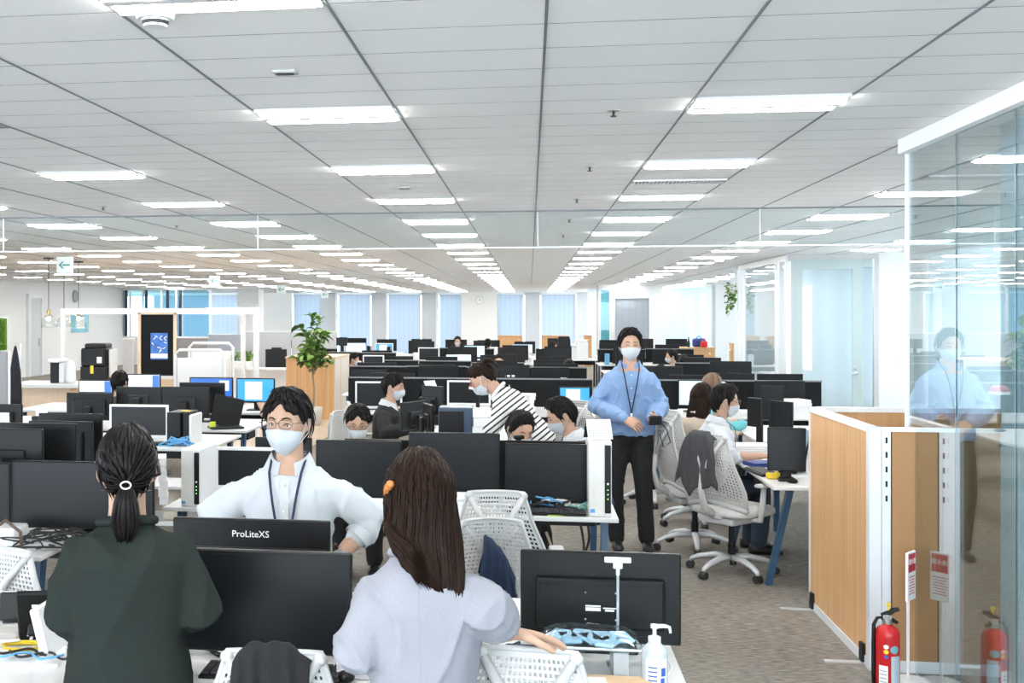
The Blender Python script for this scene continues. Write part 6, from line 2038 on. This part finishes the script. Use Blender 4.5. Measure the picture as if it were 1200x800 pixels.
# ------------------------------------------------------------------ man with glasses, hands on hips
MY_ = 4.66
person('man in white shirt with glasses, mask and lanyard, hands on hips', (RX(340, MY_), MY_, 0), .05, ((-.325, .07, .87), (-.18, -.02, .72)), ((.325, .07, .87), (.18, -.03, .72)),
       m_shirtw, .02, (.008, 11, (1, 1, .8)), .45, 'bang', glasses=True, lanyard=.22, collar=m_shirtw, placket=True, cuff=True, pelvis=.59, k=1.1, head=(.06, -.22), girth=1.0, sh=.152, handR=((.5, -.2, -.7), (1, 0, .3), .3), handL=((-.5, -.2, -.7), (-1, 0, .3), .3), sleeve_r=1.25)
wtc = thing('wrist_watch', 'dark wrist watch on arm of man with glasses', 'watch', (RX(340, MY_) + .225, MY_ - .01, .835), 0)
MB().tube([Vector((.035 * math.cos(a), .035 * math.sin(a), 0)) for a in [2 * PI * i / 16 for i in range(17)]], .008, 6, caps=False, mat=Matrix.Rotation(.75, 4, 'Y')).obj('strap', m_black, wtc, True)
MB().lathe([(.017, 0), (.017, .008)], 14, mat=Matrix.Rotation(.75, 4, 'Y') @ Matrix.Translation((0, -.035, 0)) @ Matrix.Rotation(PI / 2, 4, 'X')).obj('dial', m_chrome, wtc)
# ------------------------------------------------------------------ standing man in blue shirt
BYY = 8.9
bx_ = RX(738, BYY)
person('standing man in blue shirt and black trousers with mask and lanyard', (bx_, BYY, 0), .0, ((-.255, -.0, 1.12), (-.06, -.25, 1.04)), ((.235, .02, 1.12), (.15, -.22, 1.03)),
       m_shirtb, .024, (.009, 12, (1, 1, .8)), .94, 'male', lanyard=.28, collar=m_shirtb, placket=True, eyes='smile', pelvis=.925, L=.53, head=(.05, .03), girth=1.04, sh=.148, hem=-.1,
       handR=((.75, -.3, -.4), (0, .6, -.5), .45), handL=((.1, -.85, .1), (-.8, 0, .2), .8), legs=(((-.12, -.04, .5), (-.1, .0, .085)), ((.1, -.05, .5), (.13, -.02, .085))), sleeve_r=1.2)
hv = thing('handheld_device', 'dark handheld device with cable in hand of man in blue shirt', 'device', (bx_ + .16, BYY - .33, 1.03), .3)
MB().rbox((0, 0, .01), (.1, .04, .07), .008).obj('case', m_dark, hv)
MB().tube([(.04, 0, 0), (.1, .02, -.06), (.13, .02, -.16), (.08, .03, -.2), (.05, .03, -.1)], .004, 6).obj('cord', m_cable, hv, True)
# ------------------------------------------------------------------ bending woman in striped shirt
SYY2 = 8.55
def strp_pony(mb, HM):
    q = random.Random(14)
    for k in range(30):
        a = q.uniform(0, 6.28); r_ = q.random() ** .5
        ox, oy = math.cos(a) * r_, math.sin(a) * r_
        pts = [Vector((.012 * ox, .085, .075 + .01 * oy)), Vector((.02 * ox, .12, .085 + .018 * oy)), Vector((.03 * ox, .15, .06 + .02 * oy)), Vector((.028 * ox, .155, .02 + .018 * oy)), Vector((.01 * ox, .145, -.03))]
        mb.tube([HM @ p for p in pts], [.006, .009, .009, .007, .002], 5)
sw_ = person('woman in black and white striped shirt bending forward over desk', (RX(632, SYY2), SYY2, 0), -PI / 2 - .1, ((-.2, -.36, .98), (-.16, -.5, .80)), ((.2, -.36, .98), (.16, -.5, .80)),
       stripe_mat('striped_cotton', .68, .036), .02, (.003, 9, (1, 1, 1)), .8, 'fem', m_hairb, True, pelvis=.88, L=.49, lean=.72, head=(.75, 0), girth=.95, sh=.13, pony=strp_pony, bottom=M('skirt_white', (.7, .7, .7), .9), vox=.01, neckband=m_whitep)
# red hat behind her head
rh = thing('red_hat', 'small red hat with white band on desk behind striped woman', 'hat', (RX(560, 11.3), 11.3, DZ + .0), 0)
zr = RZ(560, 446, 11.3) - DZ
MB().lathe([(.001, zr), (.05, zr - .005), (.08, zr - .03), (.085, zr - .06)], 16).obj('crown', m_red, rh, True)
MB().lathe([(.085, zr - .06), (.092, zr - .06), (.092, zr - .085), (.085, zr - .085)], 16).obj('white_band', m_whitep, rh)
MB().lathe([(.03, 0), (.06, .01), (.02, .03), (.02, zr - .07)], 12).obj('stand', m_dark, rh)
# ------------------------------------------------------------------ seated people
NVY = 7.98
person('man in dark blue vest with bowed head and mask, seated behind black monitor top', (RX(650, NVY) + .27, NVY, 0), -PI / 2 + .15, ((-.24, -.12, .72), (-.16, -.36, .78)), ((.24, -.12, .72), (.16, -.36, .78)),
       m_shirtw, .02, (.003, 10, (1, 1, 1)), .9, 'male', collar=m_shirtw, vest=m_navy, seat=True, pelvis=.50, lean=.30, head=(.45, 0), vox=.01)
STY = 10.4
person('person in dark suit and mask seated on white chair at central desk', (RX(449, STY), STY, 0), PI / 2 - .12, ((-.24, -.06, .74), (-.14, -.34, .78)), ((.24, -.06, .74), (.14, -.34, .78)),
       m_suit, .022, (.003, 10, (1, 1, 1)), 1.0, 'bang', collar=m_shirtw, seat=True, pelvis=.49, lean=.12, head=(.12, 0), vox=.012)
LY = 8.9
lm_ = person('man in white shirt with lanyard and glasses typing at right desk', (RX(829, LY), LY, 0), PI / 2 + .08, ((-.25, -.1, .76), (-.2, -.36, .765)), ((.24, -.1, .76), (.14, -.38, .765)),
       m_shirtw, .02, (.007, 12, (1, 1, 1)), .25, 'male', glasses=True, lanyard=.3, collar=m_shirtw, seat=True, pelvis=.50, L=.53, lean=.17, head=(.15, 0), vox=.009, handR=((-.0, -1, -.05), (0, 0, -1), .25), handL=((0, -1, 0), (0, 0, -1), .25), sleeve_r=1.3, bottom=M('jeans_dark', (.03, .045, .07), .9))
def long_simple(mb, HM, t, n=160, ln=.34, seed=2):
    q = random.Random(seed)
    c = HM.translation
    mb.loft([sup(c + Vector((0, y_, z_)), Vector((1, 0, 0)), Vector((0, 1, 0)), hw, hd, 18, .9) for z_, hw, y_, hd in ((.04, .08, .02, .085), (-.06, .09, .035, .08), (-.14, .1, .06, .06), (-.24, .1, .1, .04), (-ln, .08, .12, .02))])
    for k in range(n):
        a = rad(q.uniform(60, 300)); x, y = math.sin(a), -math.cos(a)
        pts = [c + Vector((x * .085, y * .095, .05)), c + Vector((x * .095, y * .1 + .01, -.04)), c + Vector((x * .105, y * .07 + .05, -.15)), c + Vector((x * .1, y * .045 + .09, -.25)), c + Vector((x * .08, y * .02 + .12, -ln - .04 * q.random()))]
        mb.tube(pts, [.006, .008, .008, .007, .001], 5, flat=.6)
person('woman with long brown hair seated beside man with lanyard', (RX(815, 9.95), 9.95, 0), PI / 2 + .75, ((-.22, -.08, .74), (-.14, -.34, .78)), ((.22, -.08, .74), (.14, -.34, .78)),
       M('top_beige', (.5, .42, .33), .9), .02, (.003, 10, (1, 1, 1)), 1.0, 'long', m_hairb, True, seat=True, pelvis=.49, L=.48, lean=.1, head=(.1, 0), longhair=long_simple, vox=.012, neckband=m_whitep)
person('person in teal top with light brown hair seated behind long haired woman', (RX(826, 11.0), 11.0, 0), PI / 2 + .5, ((-.22, -.08, .74), (-.14, -.34, .78)), ((.22, -.08, .74), (.14, -.34, .78)),
       M('top_teal', (.12, .42, .45), .9), .02, (.003, 10, (1, 1, 1)), 1.0, 'bob', m_hairlb, True, seat=True, pelvis=.5, L=.5, lean=.1, head=(.1, 0), vox=.014, detail=False)
person('man with glasses and dark hair peeking over long black monitor', (RX(420, 7.95), 7.98, 0), .1, ((-.24, -.1, .72), (-.14, -.3, .78)), ((.24, -.1, .72), (.14, -.3, .78)),
       M('shirt_grey', (.4, .42, .45), .9), .02, (.003, 10, (1, 1, 1)), 1.0, 'bang', glasses=True, seat=True, pelvis=.49, L=.47, lean=.3, head=(.35, .05), vox=.011, legs=(((-.12, -.25, .5), (-.12, -.2, .09)), ((.12, -.25, .5), (.12, -.2, .09))))
person('person with dark hair bowed behind the dark grey monitor', (RX(594, 7.86), 7.84, 0), .5, ((-.22, -.1, .7), (-.14, -.24, .76)), ((.22, -.1, .7), (.14, -.24, .76)),
       M('shirt_grey'), .02, (.003, 10, (1, 1, 1)), 1.0, 'male', seat=True, pelvis=.48, L=.46, lean=.28, head=(.45, 0), vox=.011, legs=(((-.1, -.2, .5), (-.1, -.12, .09)), ((.1, -.2, .5), (.1, -.12, .09))))
gFar = 'office workers seated far back'
far = [  # px, top py, Y, rz, shirt colour, hair, label
    (138, 433, 11.75, PI, (.05, .05, .06), 'male', 'person with black hair from behind facing white page screens', m_hair),
    (334, 486, 11.75, PI, (.35, .36, .4), 'male', 'person seated at cyan screen, bare forearm on desk', m_hair),
    (411, 413, 20.9, PI / 2, (.25, .26, .28), 'bang', 'person in grey top seated beyond the wood cabinet', m_hair),
    (536.5, 393, 27.6, 0, (.06, .06, .08), 'male', 'far masked person in front of blue blind left of white pillar', m_hair),
    (571.5, 396, 27.9, PI, (.1, .1, .1), 'male', 'far person with dark hair in front of white pillar', m_hair),
    (585, 413, 17.0, 0, (.2, .2, .25), 'fem', 'masked person with parted dark hair looking over black monitors', m_hair),
    (644.5, 398, 26.4, PI / 2, (.7, .7, .75), 'bob', 'dark haired woman in white top beside light wood sideboard', m_hair),
    (667, 419, 17.3, PI, (.05, .05, .06), 'bob', 'person with dark hair from behind near pale blue screens', m_hair),
    (791, 408, 20.6, -PI / 2, (.3, .32, .36), 'male', 'person in profile with dark hair before light wood low cabinet', m_hair),
    (802, 414, 20.9, PI, (.03, .03, .03), 'bob', 'person in black beside the one before light wood low cabinet', m_hair),
    (777, 425, 16.6, -.6, (.3, .3, .3), 'fem', 'person with bowed head over desk right of standing man', m_hair),
]
for px, py, Y, rz, colr, hs_, lb, hm_ in far:
    zt = RZ(px, py, Y)
    pel = max(.36, zt - .295 - .46)
    person(lb, (RX(px, Y), Y, 0), rz, ((-.23, -.08, pel + .24), (-.14, -.34, .78)), ((.23, -.08, pel + .24), (.34 if px == 334 else .14, -.34, .78)), M('top_far_%d' % int(px), colr, .9), .02, (.002, 10, (1, 1, 1)),
           .2 if px == 334 else 1.0, hs_, hm_, True, seat=True, pelvis=pel, L=.36 if px == 334 else .46, lean=.06, head=(.1, 0), vox=.016, detail=Y < 18)
# ------------------------------------------------------------------ garments over chairs
def draped(x, y, rz, w, fl, bl, top, mat, label, name='jacket', seed=1, off=.27, shift=0, slope=.0):
    # a garment folded over the top of a chair back, sleeves and folds hanging unevenly
    mb = MB()
    nu, nv = 26, 30
    def P(i, j):
        u, v = -1 + 2 * i / nu, j / nv
        F = fl * (1 + .18 * noise.noise(Vector((u * 1.6, seed, 2))))
        B = bl * (1 + .22 * noise.noise(Vector((u * 1.9, seed, 5))) - .12 * u * u)
        s_ = -F + v * (F + B)
        d = abs(s_)
        fold = (.022 * math.sin(u * 7 + seed + 2 * d) + .02 * noise.noise(Vector((u * 5, d * 4, seed)))) * min(1, d / .12)
        sgn = -1 if s_ < 0 else 1
        a = max(-1, min(1, s_ / .05))
        yy = off + .03 * a + sgn * abs(fold) * .9 + (.06 * d if s_ > 0 else 0)
        zz = top - max(0, d - .03) + .012 * (1 - a * a) - .05 * abs(u) ** 3 + slope * u + .012 * noise.noise(Vector((u * 3, seed, 8)))
        ww = w * (.80 + .35 * min(1, d / .3) + .12 * noise.noise(Vector((d * 6, seed, sgn))))
        return Vector((shift + u * ww + .02 * noise.noise(Vector((d * 7, seed, u))), yy, zz))
    mb.grid(P, nu, nv)
    o = mb.obj(name, mat, None, True)
    sm = o.modifiers.new('thickness', 'SOLIDIFY'); sm.thickness = .012
    o.location = (x, y, 0); o.rotation_euler = (0, 0, rz)
    return tag(o, label, 'garment')
m_jgrey = M('jacket_grey', (.055, .056, .06), .9, var=.25, scale=60)
draped(1.42, 8.12, PI / 2 + .75, .15, .25, .42, 1.02, m_jgrey, 'dark grey jacket draped over white mesh chair back', seed=3, shift=.05)
draped(RX(315, 2.95), 3.2, PI + .05, .13, .12, .3, .945, M('cloth_black', (.012, .012, .013), .95, var=.3, bump=.3), 'black garment over white chair back before keyboard', seed=5)
draped(RX(584, 4.95) - .0, 4.78, .12, .09, .34, .3, .79, M('jacket_navy', (.012, .025, .06), .85, var=.3), 'dark blue jacket hanging on white chair at bench end', seed=11, off=.21, shift=.03, slope=-.09)
def check_mat():
    m = M('checked_cloth', (.3, .3, .3), .9)
    nt = m.node_tree
    ck_ = nt.nodes.new('ShaderNodeTexChecker'); ck_.inputs['Scale'].default_value = 26
    ck_.inputs['Color1'].default_value = (.012, .012, .014, 1); ck_.inputs['Color2'].default_value = (.3, .3, .3, 1)
    nt.links.new(nt.nodes['Texture Coordinate'].outputs['Object'], ck_.inputs['Vector'])
    nt.links.new(ck_.outputs['Color'], nt.nodes['Principled BSDF'].inputs['Base Color'])
    return m
draped(RX(780, 10.8) - .1, 11.0, PI / 2 + .3, .1, .2, .5, 1.0, check_mat(), 'black and white checked jacket hanging on white chair', seed=9)
